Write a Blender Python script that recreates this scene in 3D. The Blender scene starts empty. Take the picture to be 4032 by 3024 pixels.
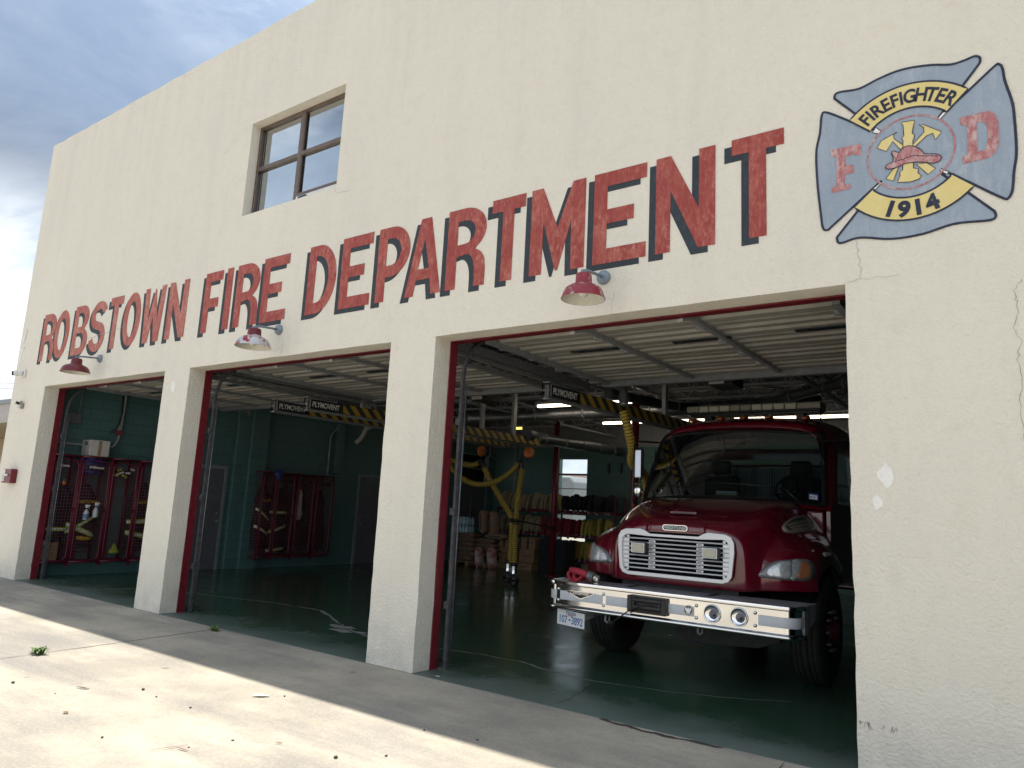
import bpy, math, random
from mathutils import Vector, Matrix
R=math.radians
random.seed(7)
S=bpy.context.scene
COL=S.collection

# ---------------------------------------------------------------- camera, world, sun, exposure
cd=bpy.data.cameras.new('camera'); cam=bpy.data.objects.new('camera',cd); COL.objects.link(cam)
cr=Vector((0.81119386,0.58258604,0.05057701)); cu=Vector((0.05785156,-0.16601512,0.98442479)); cf=Vector((-0.58190869,0.79563339,0.16837396))
m=Matrix(((cr.x,cu.x,-cf.x,0.0),(cr.y,cu.y,-cf.y,-5.32126),(cr.z,cu.z,-cf.z,1.55),(0,0,0,1)))
cam.matrix_world=m
cd.sensor_width=36; cd.lens=25.782; cd.clip_start=0.05; cd.clip_end=3000
S.camera=cam
SUN=Vector((-0.30,0.1518,1.0)).normalized()
sl=bpy.data.lights.new('sun','SUN'); sl.energy=4.8; sl.angle=R(0.55); sl.color=(1.0,0.95,0.86)
so=bpy.data.objects.new('sun',sl); COL.objects.link(so); so.rotation_euler=SUN.to_track_quat('Z','Y').to_euler(); so.location=(0,-3,12)
wd=bpy.data.worlds.new('World'); S.world=wd; wd.use_nodes=True
nt=wd.node_tree; nt.nodes.clear()
def wn(t,**k):
    n=nt.nodes.new(t)
    for a,b in k.items(): setattr(n,a,b)
    return n
out=wn('ShaderNodeOutputWorld'); bg=wn('ShaderNodeBackground'); bg.inputs[1].default_value=0.14
sky=wn('ShaderNodeTexSky',sky_type='NISHITA',sun_disc=False,sun_elevation=math.asin(SUN.z),sun_rotation=math.atan2(SUN.x,SUN.y),air_density=1.0,dust_density=1.5,ozone_density=1.2)
tc=wn('ShaderNodeTexCoord'); mp=wn('ShaderNodeMapping'); mp.inputs['Scale'].default_value=(1.0,1.0,1.7); mp.inputs['Location'].default_value=(2.6,8.3,3.1)
nt.links.new(tc.outputs['Generated'],mp.inputs[0])
def cn(scale,detail,rough,dist=0.0):
    n=wn('ShaderNodeTexNoise'); n.inputs['Scale'].default_value=scale; n.inputs['Detail'].default_value=detail; n.inputs['Roughness'].default_value=rough; n.inputs['Distortion'].default_value=dist; nt.links.new(mp.outputs[0],n.inputs[0]); return n.outputs[0]
def wm(op,a_,b_):
    n=wn('ShaderNodeMath',operation=op)
    for i,v in enumerate((a_,b_)):
        if isinstance(v,(int,float)): n.inputs[i].default_value=v
        else: nt.links.new(v,n.inputs[i])
    return n.outputs[0]
def wr(src,stops):
    r=wn('ShaderNodeValToRGB'); e=r.color_ramp.elements
    while len(e)<len(stops): e.new(0.5)
    for k_,(p,c_) in enumerate(stops): e[k_].position=p; e[k_].color=(*c_,1)
    nt.links.new(src,r.inputs[0]); return r.outputs[0]
sz=wn('ShaderNodeSeparateXYZ'); nt.links.new(tc.outputs['Generated'],sz.inputs[0])
big=cn(1.6,3,0.45); hgt=wm('ADD',wm('ADD',sz.outputs[2],wm('MULTIPLY',wm('SUBTRACT',big,0.5),0.22)),wm('MULTIPLY',wm('SUBTRACT',sz.outputs[1],0.25),0.16))
deck=wr(hgt,[(0.0,(4.6,5.0,5.4)),(0.27,(3.9,4.5,5.2)),(0.335,(1.6,2.0,2.6)),(0.385,(1.05,1.32,1.8)),(0.46,(1.45,1.95,2.75)),(0.56,(2.1,2.75,3.75)),(0.66,(3.6,4.2,5.0)),(1.0,(3.6,4.1,4.9))])
wisp=wr(cn(4.2,9,0.62,0.4),[(0.42,(0,0,0)),(0.64,(1,1,1))]); low=wr(hgt,[(0.27,(1,1,1)),(0.40,(0.12,0.12,0.12)),(0.50,(0.12,0.12,0.12)),(0.60,(0.7,0.7,0.7))])
wl=wn('ShaderNodeMixRGB',blend_type='MULTIPLY'); wl.inputs[0].default_value=1; nt.links.new(wisp,wl.inputs[1]); nt.links.new(low,wl.inputs[2])
m1=wn('ShaderNodeMixRGB'); nt.links.new(wl.outputs[0],m1.inputs[0]); nt.links.new(deck,m1.inputs[1]); m1.inputs[2].default_value=(6.6,6.8,7.0,1)
shd=wr(cn(3.1,8,0.6,0.3),[(0.50,(0,0,0)),(0.70,(0.75,0.75,0.75))]); m2=wn('ShaderNodeMixRGB'); ml=wn('ShaderNodeMixRGB',blend_type='MULTIPLY'); ml.inputs[0].default_value=1; nt.links.new(shd,ml.inputs[1]); nt.links.new(low,ml.inputs[2])
nt.links.new(ml.outputs[0],m2.inputs[0]); nt.links.new(m1.outputs[0],m2.inputs[1]); m2.inputs[2].default_value=(2.0,2.5,3.2,1)
mx=wn('ShaderNodeMixRGB'); mx.inputs[0].default_value=0.95; nt.links.new(sky.outputs[0],mx.inputs[1]); nt.links.new(m2.outputs[0],mx.inputs[2])
nt.links.new(mx.outputs[0],bg.inputs[0]); nt.links.new(bg.outputs[0],out.inputs[0])
S.view_settings.view_transform='Standard'; S.view_settings.look='None'; S.view_settings.gamma=1; S.view_settings.use_curve_mapping=False
S.view_settings.exposure=0.66

# ---------------------------------------------------------------- materials
M={}
def mat(name,col,rough=0.6,metal=0.0,noise=None,bump=None,emit=None,coat=0,spec=None,trans=0):
    """noise=(scale,amount,[second colour],[xyz stretch]); bump=(scale,strength,dist)"""
    m=bpy.data.materials.new(name); m.use_nodes=True; t=m.node_tree; b=t.nodes['Principled BSDF']; M[name]=m
    b.inputs['Base Color'].default_value=(*col,1); b.inputs['Roughness'].default_value=rough; b.inputs['Metallic'].default_value=metal
    if coat: b.inputs['Coat Weight'].default_value=coat; b.inputs['Coat Roughness'].default_value=0.04
    if spec is not None: b.inputs['Specular IOR Level'].default_value=spec
    if trans: b.inputs['Transmission Weight'].default_value=trans
    if emit: b.inputs['Emission Color'].default_value=(*emit[0],1); b.inputs['Emission Strength'].default_value=emit[1]
    tcn=t.nodes.new('ShaderNodeTexCoord')
    if noise is None: noise=(9,0.18)
    sc,am=noise[0],noise[1]; c2=noise[2] if len(noise)>2 and noise[2] else tuple(max(0,c*(1-am)) for c in col); st=noise[3] if len(noise)>3 else (1,1,1)
    mp=t.nodes.new('ShaderNodeMapping'); mp.inputs['Scale'].default_value=st
    nz=t.nodes.new('ShaderNodeTexNoise'); nz.inputs['Scale'].default_value=sc; nz.inputs['Detail'].default_value=6; nz.inputs['Roughness'].default_value=0.62
    rp=t.nodes.new('ShaderNodeValToRGB'); rp.color_ramp.elements[0].position=0.35; rp.color_ramp.elements[1].position=0.65
    rp.color_ramp.elements[0].color=(*c2,1); rp.color_ramp.elements[1].color=(*col,1)
    t.links.new(tcn.outputs['Object'],mp.inputs[0]); t.links.new(mp.outputs[0],nz.inputs[0]); t.links.new(nz.outputs[0],rp.inputs[0]); t.links.new(rp.outputs[0],b.inputs['Base Color'])
    if bump:
        nb=t.nodes.new('ShaderNodeTexNoise'); nb.inputs['Scale'].default_value=bump[0]; nb.inputs['Detail'].default_value=4
        bm=t.nodes.new('ShaderNodeBump'); bm.inputs['Strength'].default_value=bump[1]; bm.inputs['Distance'].default_value=bump[2]
        t.links.new(tcn.outputs['Object'],nb.inputs[0]); t.links.new(nb.outputs[0],bm.inputs['Height']); t.links.new(bm.outputs[0],b.inputs['Normal'])
    return m
def N(t,ty,**k):
    n=t.nodes.new(ty)
    for a,b in k.items():
        if a in ('operation','blend_type','data_type','wave_type','bands_direction','use_clamp','feature'): setattr(n,a,b)
        else: n.inputs[a].default_value=b
    return n
def ramp(t,src,p0,c0,p1,c1):
    r=t.nodes.new('ShaderNodeValToRGB'); e=r.color_ramp.elements; e[0].position=p0; e[0].color=(*c0,1) if len(c0)==3 else c0; e[1].position=p1; e[1].color=(*c1,1) if len(c1)==3 else c1
    t.links.new(src,r.inputs[0]); return r.outputs[0]
def mixc(t,f,a,b,mode='MIX'):
    x=t.nodes.new('ShaderNodeMixRGB'); x.blend_type=mode
    for i,v in ((0,f),(1,a),(2,b)):
        if isinstance(v,(int,float)): x.inputs[i].default_value=v
        elif isinstance(v,tuple): x.inputs[i].default_value=(*v,1)
        else: t.links.new(v,x.inputs[i])
    return x.outputs[0]
def noise(t,co,scale,detail=5,rough=0.6,stretch=None):
    if stretch:
        mp=t.nodes.new('ShaderNodeMapping'); mp.inputs['Scale'].default_value=stretch; t.links.new(co,mp.inputs[0]); co=mp.outputs[0]
    n=t.nodes.new('ShaderNodeTexNoise'); n.inputs['Scale'].default_value=scale; n.inputs['Detail'].default_value=detail; n.inputs['Roughness'].default_value=rough
    t.links.new(co,n.inputs[0]); return n.outputs[0]
def newmat(name):
    m=bpy.data.materials.new(name); m.use_nodes=True; t=m.node_tree; M[name]=m
    c=t.nodes.new('ShaderNodeTexCoord').outputs['Object']; return t,t.nodes['Principled BSDF'],c
def bump(t,b,h,st,dist,prev=None):
    n=t.nodes.new('ShaderNodeBump'); n.inputs['Strength'].default_value=st; n.inputs['Distance'].default_value=dist; t.links.new(h,n.inputs['Height'])
    if prev is not None: t.links.new(prev,n.inputs['Normal'])
    t.links.new(n.outputs[0],b.inputs['Normal']); return n.outputs[0]
# stucco
t,b,c=newmat('stucco'); b.inputs['Roughness'].default_value=0.88
col=mixc(t,ramp(t,noise(t,c,0.55,6,0.6),0.35,(0,0,0),0.7,(1,1,1)),(0.795,0.75,0.645),(0.755,0.715,0.625))
col=mixc(t,ramp(t,noise(t,c,1.0,6,0.65,(2.6,1,0.35)),0.50,(0,0,0),0.85,(0.30,0.30,0.30)),col,(0.56,0.54,0.49))       # grey weather streaks
col=mixc(t,ramp(t,noise(t,c,6,6,0.7),0.5,(0,0,0),0.9,(0.35,0.35,0.35)),col,(0.60,0.53,0.40))
col=mixc(t,ramp(t,noise(t,c,30,4,0.6),0.68,(0,0,0),0.76,(0.2,0.2,0.2)),col,(0.45,0.40,0.33))
sp=t.nodes.new('ShaderNodeSeparateXYZ'); t.links.new(c,sp.inputs[0])
top=ramp(t,sp.outputs[2],0.0,(0,0,0),1.0,(1,1,1)); mr=t.nodes.new('ShaderNodeMapRange'); mr.inputs[1].default_value=5.2; mr.inputs[2].default_value=8.0; t.links.new(sp.outputs[2],mr.inputs[0])
st=mixc(t,1.0,mr.outputs[0],ramp(t,noise(t,c,1.3,7,0.7,(3.2,1,0.22)),0.45,(0,0,0),0.9,(0.38,0.38,0.38)),'MULTIPLY'); col=mixc(t,st,col,(0.54,0.51,0.45))   # rain streaks below the parapet
mr2=t.nodes.new('ShaderNodeMapRange'); mr2.inputs[1].default_value=0.55; mr2.inputs[2].default_value=0.0; t.links.new(sp.outputs[2],mr2.inputs[0])
st=mixc(t,1.0,mr2.outputs[0],ramp(t,noise(t,c,3.5,7,0.7),0.40,(0,0,0),0.7,(0.8,0.8,0.8)),'MULTIPLY'); col=mixc(t,st,col,(0.50,0.47,0.42))               # splash grime at the foot
col=mixc(t,ramp(t,noise(t,c,22,6,0.75),0.36,(0.25,0.25,0.25),0.47,(0,0,0)),col,(0.62,0.585,0.515))
t.links.new(col,b.inputs['Base Color'])
nn=bump(t,b,noise(t,c,42,4,0.65),1.0,0.020); bump(t,b,noise(t,c,2.5,3,0.5),0.35,0.05,nn)
# painted letters (faded red)
def fadepaint(name,c1,c2,c3,s=1.0,lo=0.42,hi=0.62):
    t,b,c=newmat(name); b.inputs['Roughness'].default_value=0.75
    a=mixc(t,ramp(t,noise(t,c,7*s,7,0.72,(1,1,0.6)),lo,(0,0,0),hi,(1,1,1)),c1,c2)
    a=mixc(t,ramp(t,noise(t,c,26*s,5,0.7,(1,1,0.45)),0.52,(0,0,0),0.72,(0.65,0.65,0.65)),a,c3)
    a=mixc(t,ramp(t,noise(t,c,1.7*s,5,0.6,(1,1,0.8)),0.40,(0,0,0),0.62,(0.75,0.75,0.75)),a,c1)
    a=mixc(t,ramp(t,noise(t,c,11*s,6,0.7,(2.2,1,0.22)),0.56,(0,0,0),0.70,(0.45,0.45,0.45)),a,c3)
    t.links.new(a,b.inputs['Base Color']); bump(t,b,noise(t,c,38,5,0.7),0.8,0.016); return t,b,c
fadepaint('red_letter_paint',(0.30,0.045,0.038),(0.43,0.12,0.09),(0.62,0.32,0.25),1.3)
fadepaint('faded_letter_paint',(0.36,0.09,0.07),(0.50,0.21,0.165),(0.66,0.44,0.36),1.3)
fadepaint('shadow_paint',(0.022,0.032,0.042),(0.035,0.048,0.06),(0.07,0.08,0.09),1,0.4,0.7)
fadepaint('emblem_blue',(0.29,0.35,0.43),(0.35,0.41,0.49),(0.50,0.54,0.58),0.8)
fadepaint('emblem_yellow',(0.74,0.60,0.24),(0.76,0.64,0.30),(0.76,0.66,0.36))
fadepaint('emblem_line',(0.02,0.025,0.05),(0.03,0.04,0.07),(0.05,0.06,0.09))
fadepaint('emblem_red',(0.40,0.13,0.14),(0.58,0.40,0.38),(0.66,0.58,0.54),4.5,0.42,0.58)
mat('white_patch',(0.82,0.80,0.76),0.9,noise=(20,0.1),bump=(40,0.5,0.01))
mat('crack_line',(0.47,0.43,0.37),0.9,noise=(8,0.4)); mat('faint_crack',(0.45,0.42,0.36),0.9)
# concrete
t,b,c=newmat('concrete'); b.inputs['Roughness'].default_value=0.9
col=mixc(t,ramp(t,noise(t,c,0.7,7,0.6),0.40,(0,0,0),0.60,(1,1,1)),(0.45,0.40,0.315),(0.29,0.262,0.215))
col=mixc(t,ramp(t,noise(t,c,0.9,6,0.6,(0.35,1.6,1)),0.46,(0,0,0),0.64,(0.85,0.85,0.85)),col,(0.19,0.18,0.17))
col=mixc(t,ramp(t,noise(t,c,0.35,8,0.7,(0.5,1.4,1)),0.52,(0,0,0),0.62,(0.55,0.55,0.55)),col,(0.22,0.21,0.20))
col=mixc(t,ramp(t,noise(t,c,3.2,7,0.7),0.60,(0,0,0),0.72,(0.35,0.35,0.35)),col,(0.16,0.15,0.145))
col=mixc(t,ramp(t,noise(t,c,45,3,0.7),0.45,(0,0,0),0.7,(0.35,0.35,0.35)),col,(0.52,0.47,0.39))
col=mixc(t,ramp(t,noise(t,c,14,6,0.75),0.50,(0,0,0),0.66,(0.4,0.4,0.4)),col,(0.24,0.22,0.19))
col=mixc(t,ramp(t,noise(t,c,130,2,0.6),0.58,(0,0,0),0.70,(0.5,0.5,0.5)),col,(0.15,0.13,0.12))
vo=t.nodes.new('ShaderNodeTexVoronoi'); vo.inputs['Scale'].default_value=1.6; t.links.new(c,vo.inputs[0])
col=mixc(t,ramp(t,vo.outputs['Distance'],0.045,(0.55,0.55,0.55),0.06,(0,0,0)),col,(0.10,0.10,0.10))                 # old gum spots
t.links.new(col,b.inputs['Base Color']); bump(t,b,noise(t,c,60,5,0.7),0.35,0.006)
# green painted floor
t,b,c=newmat('green_floor'); 
wear=ramp(t,noise(t,c,1.1,7,0.62,(1,0.8,1)),0.42,(0,0,0),0.68,(1,1,1))
col=mixc(t,wear,(0.034,0.075,0.044),(0.052,0.094,0.066))
sx=t.nodes.new('ShaderNodeSeparateXYZ'); t.links.new(c,sx.inputs[0])
ey=N(t,'ShaderNodeMath',operation='MULTIPLY'); t.links.new(sx.outputs[1],ey.inputs[0]); ey.inputs[1].default_value=0.9; edge=N(t,'ShaderNodeMath',operation='ADD'); t.links.new(ey.outputs[0],edge.inputs[0])
nm=N(t,'ShaderNodeMath',operation='MULTIPLY'); t.links.new(noise(t,c,1.5,6,0.6),nm.inputs[0]); nm.inputs[1].default_value=-1.5; t.links.new(nm.outputs[0],edge.inputs[1])
e2=N(t,'ShaderNodeMath',operation='ADD'); t.links.new(edge.outputs[0],e2.inputs[0]); e2.inputs[1].default_value=1.0; worn=ramp(t,e2.outputs[0],0.25,(0.8,0.8,0.8),0.95,(0,0,0))          # paint worn thin along the threshold
col=mixc(t,worn,col,(0.13,0.16,0.145)); col=mixc(t,ramp(t,noise(t,c,20,5,0.7),0.62,(0,0,0),0.75,(0.4,0.4,0.4)),col,(0.10,0.13,0.11))
t.links.new(col,b.inputs['Base Color'])
rr=ramp(t,noise(t,c,1.6,6,0.6),0.3,(0.10,0.10,0.10),0.75,(0.30,0.30,0.30)); rr=mixc(t,worn,rr,(0.55,0.55,0.55)); t.links.new(rr,b.inputs['Roughness'])
bump(t,b,noise(t,c,2.2,4,0.5),0.10,0.02)
# painted block walls: axis 'X' wall runs along X, 'Y' wall runs along Y
def block(name,axis,c1,c2):
    t,b,c=newmat(name); b.inputs['Roughness'].default_value=0.42
    s=t.nodes.new('ShaderNodeSeparateXYZ'); k=t.nodes.new('ShaderNodeCombineXYZ'); t.links.new(c,s.inputs[0]); t.links.new(s.outputs[0 if axis=='X' else 1],k.inputs[0]); t.links.new(s.outputs[2],k.inputs[1])
    br=t.nodes.new('ShaderNodeTexBrick'); br.inputs['Scale'].default_value=1; br.inputs['Mortar Size'].default_value=0.009; br.inputs['Mortar Smooth'].default_value=0.4
    br.inputs['Brick Width'].default_value=0.40; br.inputs['Row Height'].default_value=0.20
    br.inputs['Color1'].default_value=(*c1,1); br.inputs['Color2'].default_value=(*c2,1); br.inputs['Mortar'].default_value=(*[q*0.72 for q in c1],1)
    t.links.new(k.outputs[0],br.inputs[0])
    a=mixc(t,ramp(t,noise(t,c,1.4,6,0.65),0.45,(0,0,0),0.75,(0.4,0.4,0.4)),br.outputs[0],tuple(q*0.7 for q in c1)); t.links.new(a,b.inputs['Base Color'])
    iv=t.nodes.new('ShaderNodeMath'); iv.operation='SUBTRACT'; iv.inputs[0].default_value=1; t.links.new(br.outputs['Fac'],iv.inputs[1])
    nn=bump(t,b,iv.outputs[0],0.3,0.006); bump(t,b,noise(t,c,50,3,0.6),0.2,0.004,nn)
block('green_block_side','Y',(0.078,0.168,0.170),(0.087,0.182,0.182)); block('green_block_back','X',(0.07,0.155,0.155),(0.08,0.17,0.168))
mat('bond_beam',(0.22,0.23,0.24),0.8); mat('red_frame',(0.165,0.012,0.022),0.4,noise=(14,0.35)); mat('track_steel',(0.16,0.165,0.18),0.4,0.5,noise=(18,0.45))
mat('galv',(0.33,0.345,0.365),0.45,0.25,noise=(30,0.3)); mat('door_sheet',(0.35,0.335,0.30),0.5,noise=(5,0.2)); mat('dark_slot',(0.02,0.035,0.045),0.15)
mat('bronze',(0.16,0.12,0.095),0.4,0.3,noise=(12,0.3)); mat('steel_grey',(0.20,0.21,0.23),0.5,0.2,noise=(12,0.3)); mat('roof_deck',(0.12,0.13,0.15),0.6)
mat('joist_paint',(0.42,0.43,0.45),0.6); mat('column_red',(0.18,0.016,0.03),0.35,noise=(10,0.35)); mat('duct_metal',(0.26,0.27,0.29),0.38,0.75,noise=(7,0.3)); mat('duct_dark',(0.06,0.07,0.085),0.45,0.3)
mat('white_plastic',(0.75,0.75,0.73),0.4); mat('black_plastic',(0.02,0.02,0.022),0.4); mat('grey_plastic',(0.33,0.35,0.38),0.5)
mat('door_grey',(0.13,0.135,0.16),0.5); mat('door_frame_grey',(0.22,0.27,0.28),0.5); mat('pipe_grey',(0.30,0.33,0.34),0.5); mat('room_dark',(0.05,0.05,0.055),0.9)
t,b,c=newmat('window_glass')
t.nodes.remove(b); g=t.nodes.new('ShaderNodeBsdfGlossy'); g.inputs['Roughness'].default_value=0.01; g.inputs['Color'].default_value=(0.80,0.86,0.92,1)
tr=t.nodes.new('ShaderNodeBsdfTransparent'); tr.inputs[0].default_value=(0.42,0.48,0.5,1); fr=t.nodes.new('ShaderNodeFresnel'); fr.inputs[0].default_value=1.5
ad=t.nodes.new('ShaderNodeMath'); ad.operation='MULTIPLY_ADD'; ad.inputs[1].default_value=1.4; ad.inputs[2].default_value=0.50; ad.use_clamp=True; t.links.new(fr.outputs[0],ad.inputs[0])
ms=t.nodes.new('ShaderNodeMixShader'); t.links.new(ad.outputs[0],ms.inputs[0]); t.links.new(tr.outputs[0],ms.inputs[1]); t.links.new(g.outputs[0],ms.inputs[2]); t.links.new(ms.outputs[0],t.nodes['Material Output'].inputs[0])
def clearglass(name,tint,add,mul=1.0,ro=0.0):
    t,b,c=newmat(name); t.nodes.remove(b); g=t.nodes.new('ShaderNodeBsdfGlossy'); g.inputs['Roughness'].default_value=ro
    tr=t.nodes.new('ShaderNodeBsdfTransparent'); tr.inputs[0].default_value=(*tint,1); fr=t.nodes.new('ShaderNodeFresnel'); fr.inputs[0].default_value=1.5
    ad=t.nodes.new('ShaderNodeMath'); ad.operation='MULTIPLY_ADD'; ad.inputs[1].default_value=mul; ad.inputs[2].default_value=add; ad.use_clamp=True; t.links.new(fr.outputs[0],ad.inputs[0])
    ms=t.nodes.new('ShaderNodeMixShader'); t.links.new(ad.outputs[0],ms.inputs[0]); t.links.new(tr.outputs[0],ms.inputs[1]); t.links.new(g.outputs[0],ms.inputs[2]); t.links.new(ms.outputs[0],t.nodes['Material Output'].inputs[0])
clearglass('clear_pane',(0.92,0.95,0.95),0.0); clearglass('windshield_glass',(0.32,0.40,0.40),0.0,0.7); mat('lens_clear',(0.42,0.44,0.46),0.12,0.0,noise=(30,0.3),coat=1.0)
M['lens_clear'].node_tree.nodes['Principled BSDF'].inputs['Alpha'].default_value=0.12

# ---------------------------------------------------------------- mesh helpers
OFF={}
class MB:
    def __init__(s): s.v=[]; s.f=[]; s.m=[]; s.sm=[]; s.cur=0; s.smooth=False; s.T=None
    def add(s,vs,fs,mi=None,smooth=None):
        o=len(s.v)
        for p in vs:
            p=Vector(p); s.v.append(s.T@p if s.T is not None else p)
        for f in fs:
            s.f.append([o+i for i in f]); s.m.append(s.cur if mi is None else mi); s.sm.append(s.smooth if smooth is None else smooth)
        return s
    def box(s,x0,x1,y0,y1,z0,z1,mi=None):
        v=[(x,y,z) for x in (x0,x1) for y in (y0,y1) for z in (z0,z1)]
        return s.add(v,[(0,1,3,2),(4,6,7,5),(0,4,5,1),(2,3,7,6),(0,2,6,4),(1,5,7,3)],mi,False)
    def cbox(s,c,sz,mi=None,rot=None):
        hx,hy,hz=[q/2 for q in sz]; v=[Vector((x,y,z)) for x in (-hx,hx) for y in (-hy,hy) for z in (-hz,hz)]
        if rot is not None: v=[rot@p for p in v]
        v=[p+Vector(c) for p in v]
        return s.add(v,[(0,1,3,2),(4,6,7,5),(0,4,5,1),(2,3,7,6),(0,2,6,4),(1,5,7,3)],mi,False)
    def beam(s,a,b,w,h,mi=None,up=(0,0,1)):
        a=Vector(a); b=Vector(b); d=(b-a).normalized(); u=Vector(up)
        if abs(d.dot(u))>0.97: u=Vector((1,0,0))
        x=d.cross(u).normalized(); u=x.cross(d).normalized()
        v=[p+x*(i*w/2)+u*(j*h/2) for p in (a,b) for i,j in ((-1,-1),(1,-1),(1,1),(-1,1))]
        return s.add(v,[(3,2,1,0),(4,5,6,7),(0,1,5,4),(1,2,6,5),(2,3,7,6),(3,0,4,7)],mi,False)
    def tube(s,pts,r,n=10,mi=None,closed=False,cap=True,stripe=None):
        pts=[Vector(p) for p in pts]; k=len(pts); rs=r if isinstance(r,(list,tuple)) else [r]*k
        o=len(s.v); up=None; vs=[]
        for i,p in enumerate(pts):
            if closed: d=(pts[(i+1)%k]-pts[i-1]).normalized()
            else: d=(pts[min(i+1,k-1)]-pts[max(i-1,0)]).normalized()
            if up is None:
                up=Vector((0,0,1)) if abs(d.z)<0.9 else Vector((1,0,0))
            x=d.cross(up).normalized(); up=x.cross(d).normalized()
            for j in range(n):
                a=2*math.pi*j/n; vs.append(p+(x*math.cos(a)+up*math.sin(a))*rs[i])
        fs=[];ms=[]
        for i in range(k if closed else k-1):
            i2=(i+1)%k
            for j in range(n):
                fs.append((i*n+j,i*n+(j+1)%n,i2*n+(j+1)%n,i2*n+j)); ms.append(stripe(i) if stripe else (s.cur if mi is None else mi))
        base=len(s.f); s.add(vs,fs,None,True)
        for q,mm in enumerate(ms): s.m[base+q]=mm
        if cap and not closed:
            s.add([],[]) 
            s.f.append([o+j for j in range(n)][::-1]); s.m.append(ms[0]); s.sm.append(False)
            s.f.append([o+(k-1)*n+j for j in range(n)]); s.m.append(ms[-1]); s.sm.append(False)
        return s
    def cyl(s,a,b,r,n=16,mi=None,r2=None): return s.tube([a,b],[r,r if r2 is None else r2],n,mi)
    def lathe(s,c,ax,prof,n=24,mi=None,smooth=True,ref=None):
        """prof: list of (radius, distance along axis)"""
        c=Vector(c); ax=Vector(ax).normalized(); u=Vector((0,0,1)) if abs(ax.z)<0.9 else Vector((1,0,0))
        x=ax.cross(u).normalized(); y=ax.cross(x)
        vs=[c+ax*h+(x*math.cos(2*math.pi*j/n)+y*math.sin(2*math.pi*j/n))*max(r,1e-4) for r,h in prof for j in range(n)]
        fs=[(i*n+j,i*n+(j+1)%n,(i+1)*n+(j+1)%n,(i+1)*n+j) for i in range(len(prof)-1) for j in range(n)]
        return s.add(vs,fs,mi,smooth)
    def prism(s,pts,ax,a,b,mi=None,smooth=False):
        """pts 2-D outline (convex or simple) extruded along ax ('x','y','z') from a to b"""
        def P(p,h):
            return {'x':(h,p[0],p[1]),'y':(p[0],h,p[1]),'z':(p[0],p[1],h)}[ax]
        n=len(pts); vs=[P(p,a) for p in pts]+[P(p,b) for p in pts]
        s.add(vs,[tuple(range(n))[::-1],tuple(range(n,2*n))],mi,False)
        o=len(s.v)-2*n
        for i in range(n):
            s.f.append([o+i,o+(i+1)%n,o+n+(i+1)%n,o+n+i]); s.m.append(s.cur if mi is None else mi); s.sm.append(smooth)
        return s
    def grid(s,rows,mi=None,smooth=True,closeu=False):
        n=len(rows[0]); vs=[p for r in rows for p in r]; fs=[]
        for i in range(len(rows)-1):
            for j in range(n if closeu else n-1):
                fs.append((i*n+j,i*n+(j+1)%n,(i+1)*n+(j+1)%n,(i+1)*n+j))
        return s.add(vs,fs,mi,smooth)
    def sphere(s,c,r,n=12,m=8,mi=None,sc=(1,1,1)):
        rows=[]
        for i in range(m+1):
            th=math.pi*i/m; rows.append([(c[0]+r*sc[0]*math.sin(th)*math.cos(2*math.pi*j/n),c[1]+r*sc[1]*math.sin(th)*math.sin(2*math.pi*j/n),c[2]+r*sc[2]*math.cos(th)) for j in range(n)])
        return s.grid(rows,mi,True,True)
    def build(s,name,mats,parent=None,bevel=0,seg=2,solid=0,loc=None):
        off=Vector(OFF.get(parent.name,(0,0,0))) if parent else (Vector(loc) if loc is not None else Vector((0,0,0)))
        me=bpy.data.meshes.new(name); me.from_pydata([tuple(v-off) for v in s.v],[],s.f); 
        if not isinstance(mats,(list,tuple)): mats=[mats]
        for q in mats: me.materials.append(M[q])
        me.polygons.foreach_set('material_index',s.m); me.polygons.foreach_set('use_smooth',s.sm); me.update()
        o=bpy.data.objects.new(name,me); COL.objects.link(o)
        if parent: o.parent=parent
        elif loc is not None: o.location=loc
        OFF[o.name]=tuple(off)
        if solid:
            md=o.modifiers.new('solid','SOLIDIFY'); md.thickness=solid; md.offset=-1
        if bevel:
            md=o.modifiers.new('bevel','BEVEL'); md.width=bevel; md.segments=seg; md.limit_method='ANGLE'; md.angle_limit=R(40)
        return o
def curve_mesh(loops,ext,bev=0):
    cu=bpy.data.curves.new('tmp','CURVE'); cu.dimensions='2D'; cu.fill_mode='BOTH'; cu.extrude=ext; cu.bevel_depth=bev
    for lp in loops:
        sp=cu.splines.new('POLY'); sp.points.add(len(lp)-1); sp.use_cyclic_u=True
        for i,p in enumerate(lp): sp.points[i].co=(p[0],p[1],0,1)
    return conv(cu)
def text_mesh(txt,size,ext,offset=0,align='LEFT',space=1.0,shear=0):
    cu=bpy.data.curves.new('tmp','FONT'); cu.body=txt; cu.size=size; cu.extrude=ext; cu.offset=offset; cu.align_x=align; cu.space_character=space; cu.shear=shear
    return conv(cu)
def conv(cu):
    ob=bpy.data.objects.new('tmp',cu); COL.objects.link(ob); bpy.context.view_layer.update()
    dg=bpy.context.evaluated_depsgraph_get(); me=bpy.data.meshes.new_from_object(ob.evaluated_get(dg)); bpy.data.objects.remove(ob); bpy.data.curves.remove(cu)
    vs=[Vector(v.co) for v in me.vertices]; fs=[list(p.vertices) for p in me.polygons]; bpy.data.meshes.remove(me); return vs,fs
def flat(mb,loops,y,ext=0.001,mi=None):
    """fill 2-D loops given as (x,z) on a plane facing -Y at depth y"""
    vs,fs=curve_mesh(loops,ext); return mb.add([(v.x,y+v.z,v.y) for v in vs],fs,mi,False)
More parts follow.
